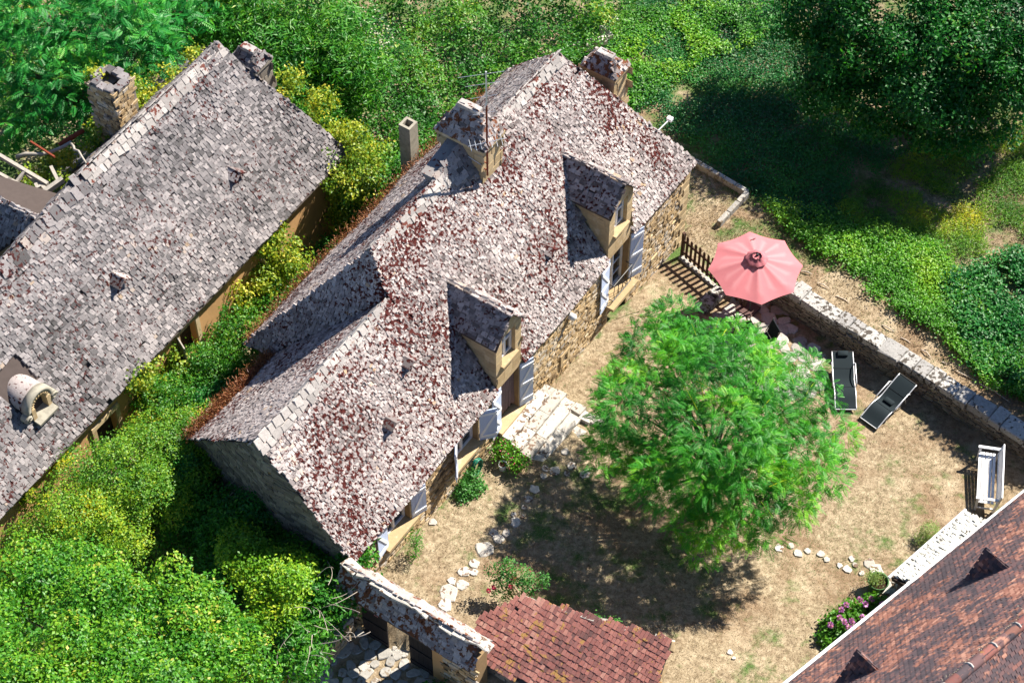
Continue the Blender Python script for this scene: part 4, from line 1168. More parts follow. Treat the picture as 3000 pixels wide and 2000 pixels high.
# low retaining wall outside the gate
rw = thing('retaining_wall', H(18.4, -.3, .2), 'short earthy retaining wall running out from the gateway under the laurels', 'wall')
obj('wall_core', MB().box(H(18.6, -.2, .45), U, V, Z3, 2.2, .42, 1.3), MAT['mortar'], rw)
lay('wall_stone', patch([H(17.5, -.42, -.1), H(19.7, -.42, -.1), H(19.7, -.42, 1.08), H(17.5, -.42, 1.08)], .13, (.15, .34), .045, seed=95, upv=(-V, Z3), tilt=.05, over=.9), MAT['rubble'], rw, 'wall_stones', seed=41)
for k in range(7):
    obj('coping_stone', lump(H(17.66 + k * .32, -.2, 1.12), U, V, Z3, .32, .44, .12, 1400 + k, .3), MAT['flag'], rw)

# ================================================================== RED-TILED SHED
sh = thing('red_tiled_shed', H(15.6, -5.8, .5), 'low shed with mossy red clay tile roof beside the rose bushes', 'shed')
zz_ = lambda a: 2.3 - (a - 15.0) * .42
sp_ = [H(15.95, -3.35, zz_(15.95)), H(15.05, -4.05, zz_(15.05)), H(14.2, -7.95, zz_(14.2)), H(16.6, -8.6, zz_(16.6)), H(16.85, -3.55, zz_(16.85))]
lay('roof_tile', patch(sp_, .15, (.095, .115), .016, .35, seed=101, und=.03, tilt=.8, over=1.5, stag=False, jit=.25), MAT['redtile'], sh, 'roof_tiles', irr=.35, seed=43)
obj('roof_bedding', MB().prism([p_ - Z3 * .03 for p_ in sp_], np.array([0, 0, -.06])), MAT['under'], sh)
inset = [H(15.95, -3.6, -1), H(15.2, -4.2, -1), H(14.4, -7.8, -1), H(16.4, -8.3, -1), H(16.6, -3.7, -1)]
mb = MB(); tops = [H(15.95, -3.6, zz_(15.95) - .1), H(15.2, -4.2, zz_(15.2) - .1), H(14.4, -7.8, zz_(14.4) - .1), H(16.4, -8.3, zz_(16.4) - .1), H(16.6, -3.7, zz_(16.6) - .1)]
for i in range(5):
    j = (i + 1) % 5; mb.poly([inset[i], inset[j], tops[j], tops[i]], .4)
obj('walls', mb, MAT['mortar'], sh)
ridge_row(sp_[1] - Z3 * .07, sp_[2] - Z3 * .07, sh, MAT['step'], 1450, .3, .10, .07)
ridge_row(sp_[2] - Z3 * .09, sp_[3] - Z3 * .09, sh, MAT['ashlar'], 1500, .3, .10, .07)
lay('wall_stone', patch([H(16.62, -3.75, 0), H(16.43, -8.2, 0), H(16.43, -8.2, 1.45), H(16.62, -3.75, 1.45)], .12, (.15, .34), .05, seed=103, upv=(U, Z3), tilt=.05, over=.9), MAT['wallstone'], sh, 'wall_stones', seed=45)

# ================================================================== PAVING, PATHS
def paving(name, stones, mat):
    mb = MB(); xs = np.array([[s_[0], s_[1]] for s_ in stones])
    root = bpy.data.objects.new(name, None); COL.objects.link(root); root['kind'] = 'structure'; root.empty_display_size = .3
    for i, (x, y, rx, ry, rot) in enumerate(stones):
        obj('stone', flat_stone(x, y, rx, ry, rot, float(gz(x, y)), .045, 2000 + i + len(name) * 31), mat, root)
def grid_stones(poly, sp, rr, seed, skip=.0):
    r = np.random.default_rng(seed); P = np.array(poly)[:, :2]; out = []
    x0, y0 = P.min(0); x1, y1 = P.max(0); row = 0; y = y0
    while y < y1:
        x = x0 + (row % 2) * sp / 2
        while x < x1:
            px, py = x + r.normal() * sp * .12, y + r.normal() * sp * .12
            if inpoly(np.array([px]), np.array([py]), P)[0] and r.random() > skip:
                out.append((px, py, rr * r.uniform(.75, 1.15), rr * r.uniform(.6, .95), r.uniform(0, 3.14)))
            x += sp
        y += sp * .8; row += 1
    return out
paving('patio', grid_stones([site(*q_, -.75) for q_ in ((2120, 870), (2270, 865), (2440, 1060), (2400, 1160), (2250, 1200), (2060, 1060))], .46, .275, 3), MAT['flag'])
paving('entrance_paving', grid_stones([H(17.35, -.5, 0), H(17.35, -3.6, 0), H(21, -4.5, 0), H(21, .6, 0)], .36, .2, 4), MAT['flag'])
zA = lambda x, y: (1000 + x / 2.24, 1300 + y / 2.24)
zB = lambda x, y: (2000 + x / 2.24, 1300 + y / 2.24)
S1 = [(1465, 55, .25), (1510, 145, .30), (1600, 200, .34), (1480, 200, .2), (1400, 180, .33), (1340, 165, .22), (1325, 215, .2), (1268, 300, .32), (1225, 365, .28), (1200, 420, .17), (1130, 465, .16),
      (1190, 480, .13), (1145, 520, .3), (1080, 590, .25), (1030, 630, .35), (1000, 585, .28), (940, 700, .52), (870, 790, .3), (800, 845, .40), (868, 845, .25), (725, 905, .25), (795, 930, .34), (700, 985, .55), (680, 1065, .38), (370, 1265, .4), (410, 1330, .25), (600, 520, .26)]
S2 = [(635, 685, .28), (710, 670, .18), (757, 720, .26), (820, 705, .2), (905, 725, .26), (945, 760, .2), (1030, 800, .18), (1080, 825, .26), (1110, 755, .18), (1130, 795, .18), (1225, 785, .33), (1270, 830, .38), (1175, 850, .18), (310, 1370, .18), (335, 1410, .11)]
def steppers(S, f, seed):
    r = np.random.default_rng(seed); out = []
    for x, y, dd in S:
        p = site(*f(x, y), 0); p = site(*f(x, y), float(gz(p[0], p[1])))
        out.append((p[0], p[1], dd * .5, dd * .5 * r.uniform(.7, 1.0) / .8, r.uniform(-.3, .3)))
    return out
paving('stepping_stone_path', steppers(S1, zA, 1), MAT['step'])
paving('garden_path', steppers(S2, zB, 2), MAT['step'])
paving('doorway_paving', grid_stones([site(*q_, -.2) for q_ in ((2590, 1690), (2640, 1680), (2660, 1720), (2620, 1770), (2570, 1760))], .3, .18, 6), MAT['flag'])
# terrace kerb beyond the house
kb_ = thing('terrace_kerb', site(2190, 570, -.9), 'pale stone kerb edging the small terrace beyond the house corner', 'kerb')
k0, k1, k2 = site(2020, 465, -.75), site(2190, 565, -.75), site(2105, 655, -.75)
for p_, q_, sd_ in ((k0, k1, 1600), (k1, k2, 1640)):
    L_ = np.linalg.norm(q_ - p_); d_ = (q_ - p_) / L_; n_ = int(L_ / .42)
    for k in range(n_):
        obj('kerb_stone', lump(p_ + d_ * (k + .5) * L_ / n_ - Z3 * .06, d_, np.cross(Z3, d_), Z3, L_ / n_ - .006, .16, .3, sd_ + k, .06), MAT['flag'], kb_)

# ================================================================== GARDEN WALL
gwl = thing('garden_wall', site(2700, 1100, -.7), 'long dry stone garden wall with big lichened capstones right of the lawn', 'wall')
w0, w1 = site(2330, 872, .12), site(3000, 1292, .12)
wd = unit(w1 - w0); wn = np.array([-wd[1], wd[0], 0]); wn = wn if wn[1] > 0 else -wn
ws, we = w0 - wd * 2.0, w1 + wd * 5
lay('face_stone', patch([ws - Z3 * 1.1 + wn * .04, we - Z3 * 1.1 + wn * .04, we - Z3 * .15 + wn * .04, ws - Z3 * .15 + wn * .04], .085, (.12, .34), .05, seed=111, upv=(-wn, Z3), tilt=.02, over=.88), MAT['wallstone'], gwl, 'face_stones', seed=47)
L_ = np.linalg.norm(we - ws)
obj('wall_core', MB().box((ws + we) / 2 + wn * .30 - Z3 * .75, wd, wn, Z3, L_, .48, 1.2), MAT['mortar'], gwl)
t = 0; k = 0; rr_ = np.random.default_rng(77)
while t < L_:
    s_ = rr_.uniform(.38, .8)
    obj('capstone', lump(ws + wd * (t + s_ / 2) + wn * (.27 + rr_.normal() * .025) - Z3 * (.07 + rr_.normal() * .02), wd, wn, Z3, s_ - .012, .56 * rr_.uniform(.9, 1.12), .24, 1700 + k, .13), MAT['cap'], gwl)
    t += s_; k += 1
pier = thing('stone_pier', site(2078, 890, -.7), 'squat rough stone pier at the end of the picket fence', 'pier')
for k, (px, py, z) in enumerate(((2060, 900, -.62), (2090, 875, -.62), (2075, 885, -.40), (2100, 862, -.36))):
    obj('pier_stone', lump(site(px, py, z), wd, wn, Z3, .42, .36, .3, 1800 + k, .3), MAT['cap'], pier)

# ================================================================== FENCE
fc = thing('picket_fence', np.array([5.8, 3.2, -.9]), 'short dark brown wooden picket fence between house corner and garden wall', 'fence')
f0, f1 = np.array([5.18, 3.98, 0]), np.array([6.95, 1.85, 0]); fd = unit(f1 - f0); fn = np.array([-fd[1], fd[0], 0]); fl_n = 15
for k in range(fl_n):
    c = f0 + (f1 - f0) * (k + .3) / fl_n; z0_ = float(gz(c[0], c[1])) + .08; h_ = .98 + .03 * math.sin(k * 2.1)
    pts = [c - fd * .045 + Z3 * z0_, c + fd * .045 + Z3 * z0_, c + fd * .045 + Z3 * (z0_ + h_ - .05), c + Z3 * (z0_ + h_), c - fd * .045 + Z3 * (z0_ + h_ - .05)]
    obj('picket', MB().prism(pts, fn * .022), MAT['fence'], fc)
for zz in (-.6, -.08):
    obj('rail', MB().box((f0 + f1) / 2 + fn * .04 + Z3 * zz, fd, fn, Z3, np.linalg.norm(f1 - f0), .035, .09), MAT['fence'], fc)
for c in (f0, f1):
    obj('post', MB().box(c + fn * .05 + fd * .03 + Z3 * -.35, fd, fn, Z3, .09, .09, 1.2), MAT['fence'], fc)
for k in range(5):
    c = f0 + (f1 - f0) * (k + .5) / 5
    obj('base_stone', lump(c - fn * .03 - Z3 * .88, fd, fn, Z3, .52, .2, .22, 1850 + k, .25), MAT['flag'], fc)

# ================================================================== PARASOL
UC = site(2218, 752, 1.85); ub = UC.copy(); ub[2] = float(gz(UC[0], UC[1]))
um = thing('parasol', ub, 'large faded pink octagonal parasol over the stone patio', 'parasol')
nside, rad, zt_, zrim = 8, 1.40, 1.80, 1.36
ang0 = R(93)
mb = MB(); rows = 7; v = []; sub = 6
for i in range(rows + 1):
    fr = i / rows * .965 + .035
    for s_ in range(nside * sub):
        k, f = divmod(s_, sub); f /= sub
        a0_, a1_ = ang0 + k * 2 * math.pi / nside, ang0 + (k + 1) * 2 * math.pi / nside
        x = (math.cos(a0_) * (1 - f) + math.cos(a1_) * f) * rad * fr
        y = (math.sin(a0_) * (1 - f) + math.sin(a1_) * f) * rad * fr
        inw = 1 - .035 * math.sin(math.pi * f) * fr
        z = zt_ - (zt_ - zrim) * fr ** 1.12 - .045 * math.sin(math.pi * f) * fr * (1.2 - fr) * 2
        v.append([UC[0] + x * inw, UC[1] + y * inw, z])
ns = nside * sub
q = [[i * ns + j, i * ns + (j + 1) % ns, (i + 1) * ns + (j + 1) % ns, (i + 1) * ns + j] for i in range(rows) for j in range(ns)]
rn_ = []
for i in range(rows + 1):
    for s_ in range(ns): rn_.append(.9 if (s_ % sub) in (0, sub // 2) and i < rows - 1 else .05)
mb.add(np.array(v), [np.array(q)], np.array(rn_))
can = obj('canopy', mb, MAT['canvas'], um, True)
mb = MB(); v = [[UC[0], UC[1], zt_ + .10]]
for i, (r_, z_) in enumerate(((.14, zt_ + .085), (.27, zt_ + .03), (.33, zt_ - .03))):
    for s_ in range(24):
        an_ = s_ * 2 * math.pi / 24; rr2 = r_ * (1 + .05 * math.cos(s_ * math.pi * 2 / 3))
        v.append([UC[0] + rr2 * math.cos(an_), UC[1] + rr2 * math.sin(an_), z_ + (.018 if s_ % 3 == 0 else 0)])
q = [[1 + i * 24 + j, 1 + i * 24 + (j + 1) % 24, 1 + (i + 1) * 24 + (j + 1) % 24, 1 + (i + 1) * 24 + j] for i in range(2) for j in range(24)]
tt = [[0, 1 + j, 1 + (j + 1) % 24] for j in range(24)]
obj('vent_cap', mb.add(np.array(v), [np.array(q), np.array(tt)], .2), MAT['canvas_dark'], um, True)
obj('finial', MB().tube([UC * [1, 1, 0] + Z3 * (zt_ + .09), UC * [1, 1, 0] + Z3 * (zt_ + .17)], [.045, .03], 8), MAT['iron'], um, True)
obj('pole', MB().tube([ub + Z3 * .02, UC * [1, 1, 0] + Z3 * (zt_ + .05)], .022, 8), MAT['iron'], um)
for k in range(nside):
    an_ = ang0 + k * 2 * math.pi / nside; d_ = np.array([math.cos(an_), math.sin(an_), 0])
    tip = UC * [1, 1, 0] + d_ * rad * .985 + Z3 * (zrim - .03)
    obj('rib', MB().tube([UC * [1, 1, 0] + Z3 * (zt_ - .06), UC * [1, 1, 0] + d_ * rad * .5 + Z3 * ((zt_ + zrim) / 2 - .04), tip], .01, 5), MAT['iron'], um)
    obj('rib_tip', MB().tube([tip, tip + d_ * .035], .014, 5), MAT['iron'], um)
pb = site(2183, 888, float(gz(UC[0], UC[1])) + .05)
obj('base_slab', MB().box(ub + Z3 * .05 + (pb - ub) * .3, wd, wn, Z3, .55, .55, .07), MAT['tiledark'], um)
tp = UC * [1, 1, 0] + np.array([-.02, .95, 0]) + Z3 * (zrim + .165)
obj('tie_strap', MB().box(tp, unit(np.array([1, .5, 0])), unit(np.array([-.5, 1, -.35])), unit(np.array([0, .3, 1])), .17, .03, .01), MAT['iron'], um)

# ================================================================== LOUNGERS
def lounger(head, foot, prof, label, pillow_t, pcol):
    head = np.asarray(head, float); foot = np.asarray(foot, float)
    d = unit((foot - head) * [1, 1, 0]); s_ = np.array([-d[1], d[0], 0]); L_ = np.linalg.norm((foot - head)[:2])
    z0_ = float(gz(*((head + foot) / 2)[:2]))
    t = thing('sun_lounger', ((head + foot) / 2) * [1, 1, 0] + Z3 * z0_, label, 'lounger', 'sun loungers by the garden wall')
    tt = np.linspace(0, 1, 22)
    zz = np.interp(tt, *zip(*prof))
    zz = np.convolve(np.pad(zz, 2, mode='edge'), np.ones(5) / 5, 'valid')
    C_ = head * [1, 1, 0] + d * (tt * L_)[:, None] + Z3 * (z0_ + zz)[:, None]
    hw = .29
    v = np.concatenate([C_ - s_ * hw, C_ + s_ * hw, C_ - s_ * hw - Z3 * .012, C_ + s_ * hw - Z3 * .012]); n = len(tt)
    q = [[j, j + 1, n + j + 1, n + j] for j in range(n - 1)] + [[2 * n + j, 3 * n + j, 3 * n + j + 1, 2 * n + j + 1] for j in range(n - 1)]
    obj('sling', MB().add(v, [np.array(q)], .5), MAT['black_mesh'], t, True)
    for sg in (-1, 1):
        obj('side_rail', MB().tube(C_ + s_ * sg * (hw + .015), .017, 6), MAT['alu'], t, True)
        m0 = int(n * .42)
        a_ = C_[m0 - 5] + s_ * sg * (hw + .05); b_ = C_[m0 + 4] + s_ * sg * (hw + .05)
        obj('armrest', MB().tube([a_, a_ + Z3 * .10 + d * .1, b_ + Z3 * .12 - d * .1, b_ + Z3 * .02], .018, 6), MAT['alu'], t, True)
        for f_ in (.30, .68):
            p_ = C_[int(n * f_)] + s_ * sg * hw
            obj('leg', MB().tube([p_, (p_ + d * (.18 if f_ > .5 else -.16)) * [1, 1, 0] + Z3 * (z0_ + .012)], .015, 6), MAT['alu'], t)
    obj('foot_bar', MB().tube([C_[-1] - s_ * hw, C_[-1] + s_ * hw], .015, 6), MAT['alu'], t)
    obj('head_bar', MB().tube([C_[0] - s_ * hw, C_[0] + s_ * hw], .015, 6), MAT['iron'], t)
    for f_ in (.28, .62):
        k = int(n * f_); obj('cross_seam', MB().tube([C_[k] - s_ * hw + Z3 * .004, C_[k] + s_ * hw + Z3 * .004], .006, 4), MAT['iron'], t)
    k = int(n * pillow_t); e = unit(C_[k + 1] - C_[k])
    obj('pillow', lump(C_[k] + Z3 * .035, s_, e, np.cross(s_, e) * (1 if np.cross(s_, e)[2] > 0 else -1), .30, .17, .07, 1900, .1), pcol, t, True)
    return t
wave = [(0, .62), (.28, .44), (.5, .25), (.68, .40), (1, .16)]
l1t = lounger((9.66, -.30, 0), (9.62, -2.15, 0), [(0, .56), (.3, .43), (.5, .30), (.7, .40), (1, .2)], 'charcoal sun lounger pointing straight at the camera, headrest pillow at its top', .09, MAT['black_mesh'])
l2t = lounger((11.45, -1.36, 0), (10.22, -2.62, 0), wave, 'charcoal sun lounger turned diagonally, its head against the garden wall', .46, MAT['black_mesh'])

# ================================================================== BENCH
bA, bB = np.array([13.42, -3.86, 0]), np.array([13.10, -5.62, 0])
bd = unit(bB - bA); bs_ = np.array([bd[1], -bd[0], 0]); bs_ = bs_ if bs_[0] > 0 else -bs_
bz = float(gz(*((bA + bB) / 2)[:2])); bL = np.linalg.norm(bB - bA); bc = (bA + bB) / 2 + Z3 * bz
bn = thing('garden_bench', bc, 'white slatted garden bench at the right edge of the lawn', 'bench')
for k in range(5):
    obj('seat_slat', MB().box(bc + bs_ * (-.22 + k * .098) + Z3 * .43, bd, bs_, Z3, bL - .06, .078, .022), MAT['white'], bn)
for k in range(24):
    obj('back_slat', MB().box(bc + bd * (-bL / 2 + .07 + k * (bL - .14) / 23) + bs_ * (.30 + .02) + Z3 * .64, bd, unit(bs_ - Z3 * .2), unit(Z3 + bs_ * .2), .045, .018, .36), MAT['white'], bn)
obj('top_rail', MB().box(bc + bs_ * .365 + Z3 * .84, bd, unit(bs_ - Z3 * .2), unit(Z3 + bs_ * .2), bL + .04, .035, .08), MAT['white'], bn)
obj('bottom_rail', MB().box(bc + bs_ * .285 + Z3 * .47, bd, bs_, Z3, bL - .04, .03, .06), MAT['white'], bn)
for sg in (-1, 1):
    e = bc + bd * sg * (bL / 2 - .02)
    ar = lump(e + bs_ * .02 + Z3 * .655, bs_, bd, Z3, .66, .085, .035, 1950 + sg, .05)
    obj('armrest', ar, MAT['white'], bn)
    obj('leg', MB().box(e - bs_ * .24 + Z3 * .31, bd, bs_, Z3, .055, .06, .64), MAT['white'], bn)
    obj('leg', MB().box(e + bs_ * .30 + Z3 * .40, bd, unit(bs_ - Z3 * .15), unit(Z3 + bs_ * .15), .055, .06, .84), MAT['white'], bn)
    obj('stretcher', MB().box(e + bs_ * .02 + Z3 * .2, bs_, bd, Z3, .5, .03, .05), MAT['white'], bn)

# ================================================================== PATIO CHAIRS
def chair(c, yaw, label):
    c = np.asarray(c, float); z0_ = float(gz(c[0], c[1])); c = c * [1, 1, 0] + Z3 * z0_
    f_ = np.array([math.cos(yaw), math.sin(yaw), 0]); s_ = np.array([-f_[1], f_[0], 0])
    t = thing('patio_chair', c, label, 'chair', 'patio chairs')
    obj('seat', MB().box(c + Z3 * .43, f_, s_, Z3, .46, .46, .025), MAT['black_mesh'], t)
    bu = unit(Z3 - f_ * .28)
    obj('backrest', MB().box(c - f_ * .30 + Z3 * .72, s_, unit(f_ + Z3 * .28), bu, .46, .02, .52), MAT['black_mesh'], t)
    for sg in (-1, 1):
        obj('armrest', MB().box(c + s_ * sg * .27 + Z3 * .66 - f_ * .04, f_, s_, Z3, .5, .045, .025), MAT['iron'], t)
        obj('leg', MB().tube([c + s_ * sg * .27 + f_ * .2 + Z3 * .66, c + s_ * sg * .27 + f_ * .26 + Z3 * .01], .016, 6), MAT['iron'], t)
        obj('leg', MB().tube([c + s_ * sg * .25 - f_ * .4 + Z3 * .98, c + s_ * sg * .26 - f_ * .2 + Z3 * .45, c + s_ * sg * .26 - f_ * .30 + Z3 * .01], .016, 6), MAT['iron'], t)
chair(site(2232, 1020, -.6), R(200), 'black mesh garden chair on the patio, half under the feathery tree')
chair(site(2185, 985, -.6), R(20), 'dark garden chair on the patio behind the other, nearest the parasol base')

# ================================================================== POTS, HOSE
pt_ = site(2568, 1722, 0); pt_[2] = float(gz(pt_[0], pt_[1]))
pot = thing('plant_pot', pt_, 'big round green pot with a wispy plant beside the lean-to', 'pot')
n = 20; v = []
for r_, z_ in ((.20, 0), (.27, .40), (.29, .42), (.26, .42), (.24, .33)):
    for k in range(n): v.append(pt_ + np.array([r_ * math.cos(k * 2 * math.pi / n), r_ * math.sin(k * 2 * math.pi / n), z_]))
q = [[i * n + j, i * n + (j + 1) % n, (i + 1) * n + (j + 1) % n, (i + 1) * n + j] for i in range(4) for j in range(n)]
obj('pot_wall', MB().add(np.array(v), [np.array(q)], .5), MAT['pot'], pot, True)
obj('soil', MB().poly([pt_ + np.array([.245 * math.cos(k * .314), .245 * math.sin(k * .314), .34]) for k in range(20)]), MAT['soil'], pot)
nP = 900; c_ = pt_ + np.array([-.12, .06, .45])
leaves('plant', c_ + RG.normal(size=(nP, 3)) * [.13, .11, .10], RG.normal(size=(nP, 3)) + [0, 0, .4], RG.normal(size=(nP, 3)), .06, .02, RG.random(nP), LM['grey'], pot)
hz = H(11.5, -.06, .62)
hs_ = thing('garden_hose', hz - Z3 * .3, 'coiled green garden hose hanging on the house wall', 'hose')
for k in range(5):
    th = np.linspace(0, 2 * math.pi, 24); rr2 = .25 + .012 * (k % 3)
    obj('coil', MB().tube([hz + U * rr2 * .75 * math.cos(x) + Z3 * rr2 * 1.15 * math.sin(x) - V * (.02 + k * .026) for x in th], .016, 6, cap=False), MAT['hose'], hs_, True)
obj('hook', MB().tube([hz + Z3 * .26 + V * .08, hz + Z3 * .26 - V * .17], .014, 5), MAT['iron'], hs_)
for i, (aa, bb, r_, h_, mt, lb, sgn) in enumerate(((10.62, -.40, .16, .28, 'terracotta', 'terracotta pot with a leafy geranium tucked beside the steps', 1), (10.95, -.62, .13, .26, 'galv', 'small grey metal flower pot standing on the lawn by the steps', 0), (10.75, -.95, .15, .24, 'terracotta', 'pot with pink-flowered plant in front of the lowest step', 1))):
    c = H(aa, bb, 0); c[2] = float(gz(c[0], c[1]))
    t = thing('flower_pot', c, lb, 'pot', 'pots by the steps')
    v = []; n = 14
    for rr2, z_ in ((r_ * .72, 0), (r_, h_), (r_ * .88, h_), (r_ * .8, h_ - .05)):
        for k in range(n): v.append(c + np.array([rr2 * math.cos(k * 2 * math.pi / n), rr2 * math.sin(k * 2 * math.pi / n), z_]))
    q = [[a_ * n + j, a_ * n + (j + 1) % n, (a_ + 1) * n + (j + 1) % n, (a_ + 1) * n + j] for a_ in range(3) for j in range(n)]
    obj('pot_wall', MB().add(np.array(v), [np.array(q)], .5), MAT[mt], t, True)
    obj('soil', MB().poly([c + np.array([r_ * .82 * math.cos(k * .4488), r_ * .82 * math.sin(k * .4488), h_ - .04]) for k in range(14)]), MAT['soil'], t)
    if sgn:
        n2 = 700; P_ = c + Z3 * (h_ + .12) + RG.normal(size=(n2, 3)) * [.15, .15, .10]
        leaves('foliage', P_, RG.normal(size=(n2, 3)), RG.normal(size=(n2, 3)) * .6 + Z3, .07, .05, RG.random(n2), LM['hydrangea'], t)
        P_ = c + Z3 * (h_ + .22) + RG.normal(size=(40, 3)) * [.12, .12, .05]
        leaves('flowers', P_, RG.normal(size=(40, 3)), Z3 + RG.normal(size=(40, 3)) * .4, .045, .04, RG.random(40), LM['flower_pink'], t)

# ================================================================== VEGETATION
def lobe(px, py, z, rx, ry=None, rz=None):
    p = site(px, py, z); return (p[0], p[1], p[2], rx, ry or rx * .92, rz or rx * .72)
def gp(px, py, z=-.5):
    p = site(px, py, z); p[2] = float(gz(p[0], p[1])); return p
def under(lobes, k=0):
    c = np.mean([l[:3] for l in lobes], 0); return np.array([c[0], c[1], float(gz(c[0], c[1]))])

# feathery tree on the lawn
lb = [lobe(1930, 1010, 3.3, 1.15, 1.0, .85), lobe(2090, 1080, 3.9, 1.35, 1.2, .95), lobe(1880, 1210, 3.0, 1.25, 1.1, .95), lobe(2100, 1270, 4.1, 1.5, 1.4, 1.0), lobe(2290, 1150, 3.4, 1.25, 1.1, .85),
      lobe(2330, 1310, 3.2, 1.2, 1.1, .9), lobe(2180, 1440, 3.2, 1.3, 1.1, .95), lobe(2010, 1400, 3.0, 1.25, 1.1, .95), lobe(2110, 1550, 2.4, .8, .65, .7), lobe(1820, 1330, 2.5, .75, .65, .65), lobe(2250, 1480, 2.6, .85, .7, .7)]
mim = tree('feathery_tree', 'bright green feathery-leaved tree with a broad crown in the middle of the lawn', 'tree', under(lb), lb, .14, LM['mimosa'], 10500, 9, .075, .30, .024, 201, kind_leaf='frond', low=-.45, cl=9, cf=(.4, .6))
# pale leaf stalks showing between the fronds
r = np.random.default_rng(3); P_, Q_ = crown_pts(lb, 60, 77, (1.0, 1.06), .15)
mb = MB()
for p, q_ in zip(P_, Q_):
    d = unit(q_ * [1, 1, .2] + r.normal(size=3) * .35); L_ = r.uniform(.5, .95); tt = np.linspace(0, 1, 5)[:, None]
    mb.tube(p - d * L_ * .5 + d * L_ * tt - Z3 * .18 * L_ * tt ** 2 + Z3 * .03, np.linspace(.013, .005, 5), 4)
obj('leaf_stalks', mb, LM['lime'], mim)

# locust tree, upper left
lb = [lobe(90, 40, 6.2, 1.7), lobe(330, 70, 5.8, 1.7), lobe(130, 230, 5.0, 1.55), lobe(380, 170, 5.0, 1.35), lobe(-40, 180, 5.6, 1.4), lobe(270, 300, 4.0, 1.2), lobe(500, 30, 5.0, 1.3), lobe(60, 340, 3.6, 1.2), lobe(460, 130, 4.6, 1.0)]
tree('locust_tree', 'emerald locust tree with fine leaflets in the upper left corner', 'tree', under(lb), lb, .2, LM['acacia'], 4300, 8, .10, .36, .045, 211, kind_leaf='frond', low=-.5)

# tall shrubs with long leaflets behind the old house
sh_specs = [(680, 60, 4.2, 1.15, 'leafy shrub with long leaflets behind the old house ridge'), (800, 170, 3.6, 1.2, 'bushy elder shrub right of the old house chimney'), (930, 60, 4.0, 1.25, 'tall elder shrub at the top edge between the houses'),
            (1010, 190, 3.0, 1.0, 'rounded green shrub left of the antenna'), (600, -10, 4.6, 1.2, 'shrub touching the locust tree at the top edge'), (900, 300, 2.4, .95, 'low elder shrub above the ivy corner')]
for i, (px, py, z, rr2, lab) in enumerate(sh_specs):
    lb = [lobe(px, py, z, rr2), lobe(px - 50, py + 55, z - .6, rr2 * .8), lobe(px + 60, py + 40, z - .7, rr2 * .8), lobe(px, py + 100, z - 1.4, rr2 * .9)]
    tree('elder_shrub', lab, 'shrub', under(lb), lb, .07, LM['elder'], 620, 9, .13, .21, .055, 220 + i, 'shrubs behind the houses', low=-.4)
# white-flowering creeper
P_ = np.concatenate([site(1060 + RG.normal() * 45, 110 + RG.normal() * 40, 2.9 + RG.normal() * .2)[None] for _ in range(420)])
cr = thing('flowering_creeper', gp(1060, 250), 'creeper with pale blossom over the thicket at the top', 'creeper')
leaves('blossom', P_, RG.normal(size=(420, 3)), Z3 + RG.normal(size=(420, 3)) * .5, .07, .06, RG.random(420), LM['white_flower'], cr)
leaves('foliage', np.repeat(P_, 3, 0) + RG.normal(size=(1260, 3)) * .08 - Z3 * .06, RG.normal(size=(1260, 3)), Z3 + RG.normal(size=(1260, 3)) * .5, .1, .06, RG.random(1260), LM['elder'], cr)

def mass(name, poly, n, h0, h1, ln, wd_, mat, label, cat_, seed, nsc=.8, tone=0.0, per=8, rad=.13, zref=None, edge=None):
    """a mass of leaves over a bumpy height field inside a ground polygon"""
    r = np.random.default_rng(seed); P = np.array(poly)[:, :2]; x0, y0 = P.min(0); x1, y1 = P.max(0)
    m = n // per; X = []; Y = []
    while sum(map(len, X)) < m:
        x = r.uniform(x0, x1, m * 2); y = r.uniform(y0, y1, m * 2); ok = inpoly(x, y, P)
        if edge is not None: ok &= vnoise(x * edge[0], y * edge[0], seed) > edge[1] * (1 + .4 * (r.random(len(x)) - .5))
        X.append(x[ok]); Y.append(y[ok])
    x = np.concatenate(X)[:m]; y = np.concatenate(Y)[:m]
    hf = lambda x, y: h0 + (h1 - h0) * (.62 * vnoise(x * nsc, y * nsc, seed + 1) ** 1.3 + .30 * vnoise(x * nsc * 2.7, y * nsc * 2.7, seed + 2) + .22 * np.abs(vnoise(x * nsc * 6, y * nsc * 6, seed + 7) - .5) * 2)
    h = hf(x, y); e = .1
    nx = -(hf(x + e, y) - h) / e; ny = -(hf(x, y + e) - h) / e
    Q = unit(np.column_stack([nx, ny, np.ones(m)]))
    z = gz(x, y) + h * (1 - .28 * r.random(m) ** 2.2)
    pp, dd, nn, tn = clumped(np.column_stack([x, y, z]), Q, per, rad, seed)
    pp[:, 2] = np.maximum(pp[:, 2], gz(pp[:, 0], pp[:, 1]) + .02)
    tn = np.clip(tn * .75 + (vnoise(pp[:, 0] * .7, pp[:, 1] * .7, seed + 4) - .5) * .7 + .13 + tone, 0, 1)
    o = leaves(name, pp, dd, nn, ln * r.uniform(.6, 1.35, len(pp)), wd_ * r.uniform(.7, 1.3, len(pp)), tn, mat, None, 'stuff')
    tag(o, label, cat_)
mass('bramble_thicket', [site(*q_, 1.0) for q_ in ((-100, 120), (-100, -130), (1900, -130), (1830, 40), (1690, 140), (1600, 230), (1330, 420), (1150, 560), (1010, 650), (950, 420), (650, 230), (500, 260), (300, 420), (60, 480))],
     84000, .5, 2.6, .115, .07, LM['thicket'], 'tangled bramble thicket filling the slope behind both houses', 'thicket', 301, nsc=.55, rad=.15)
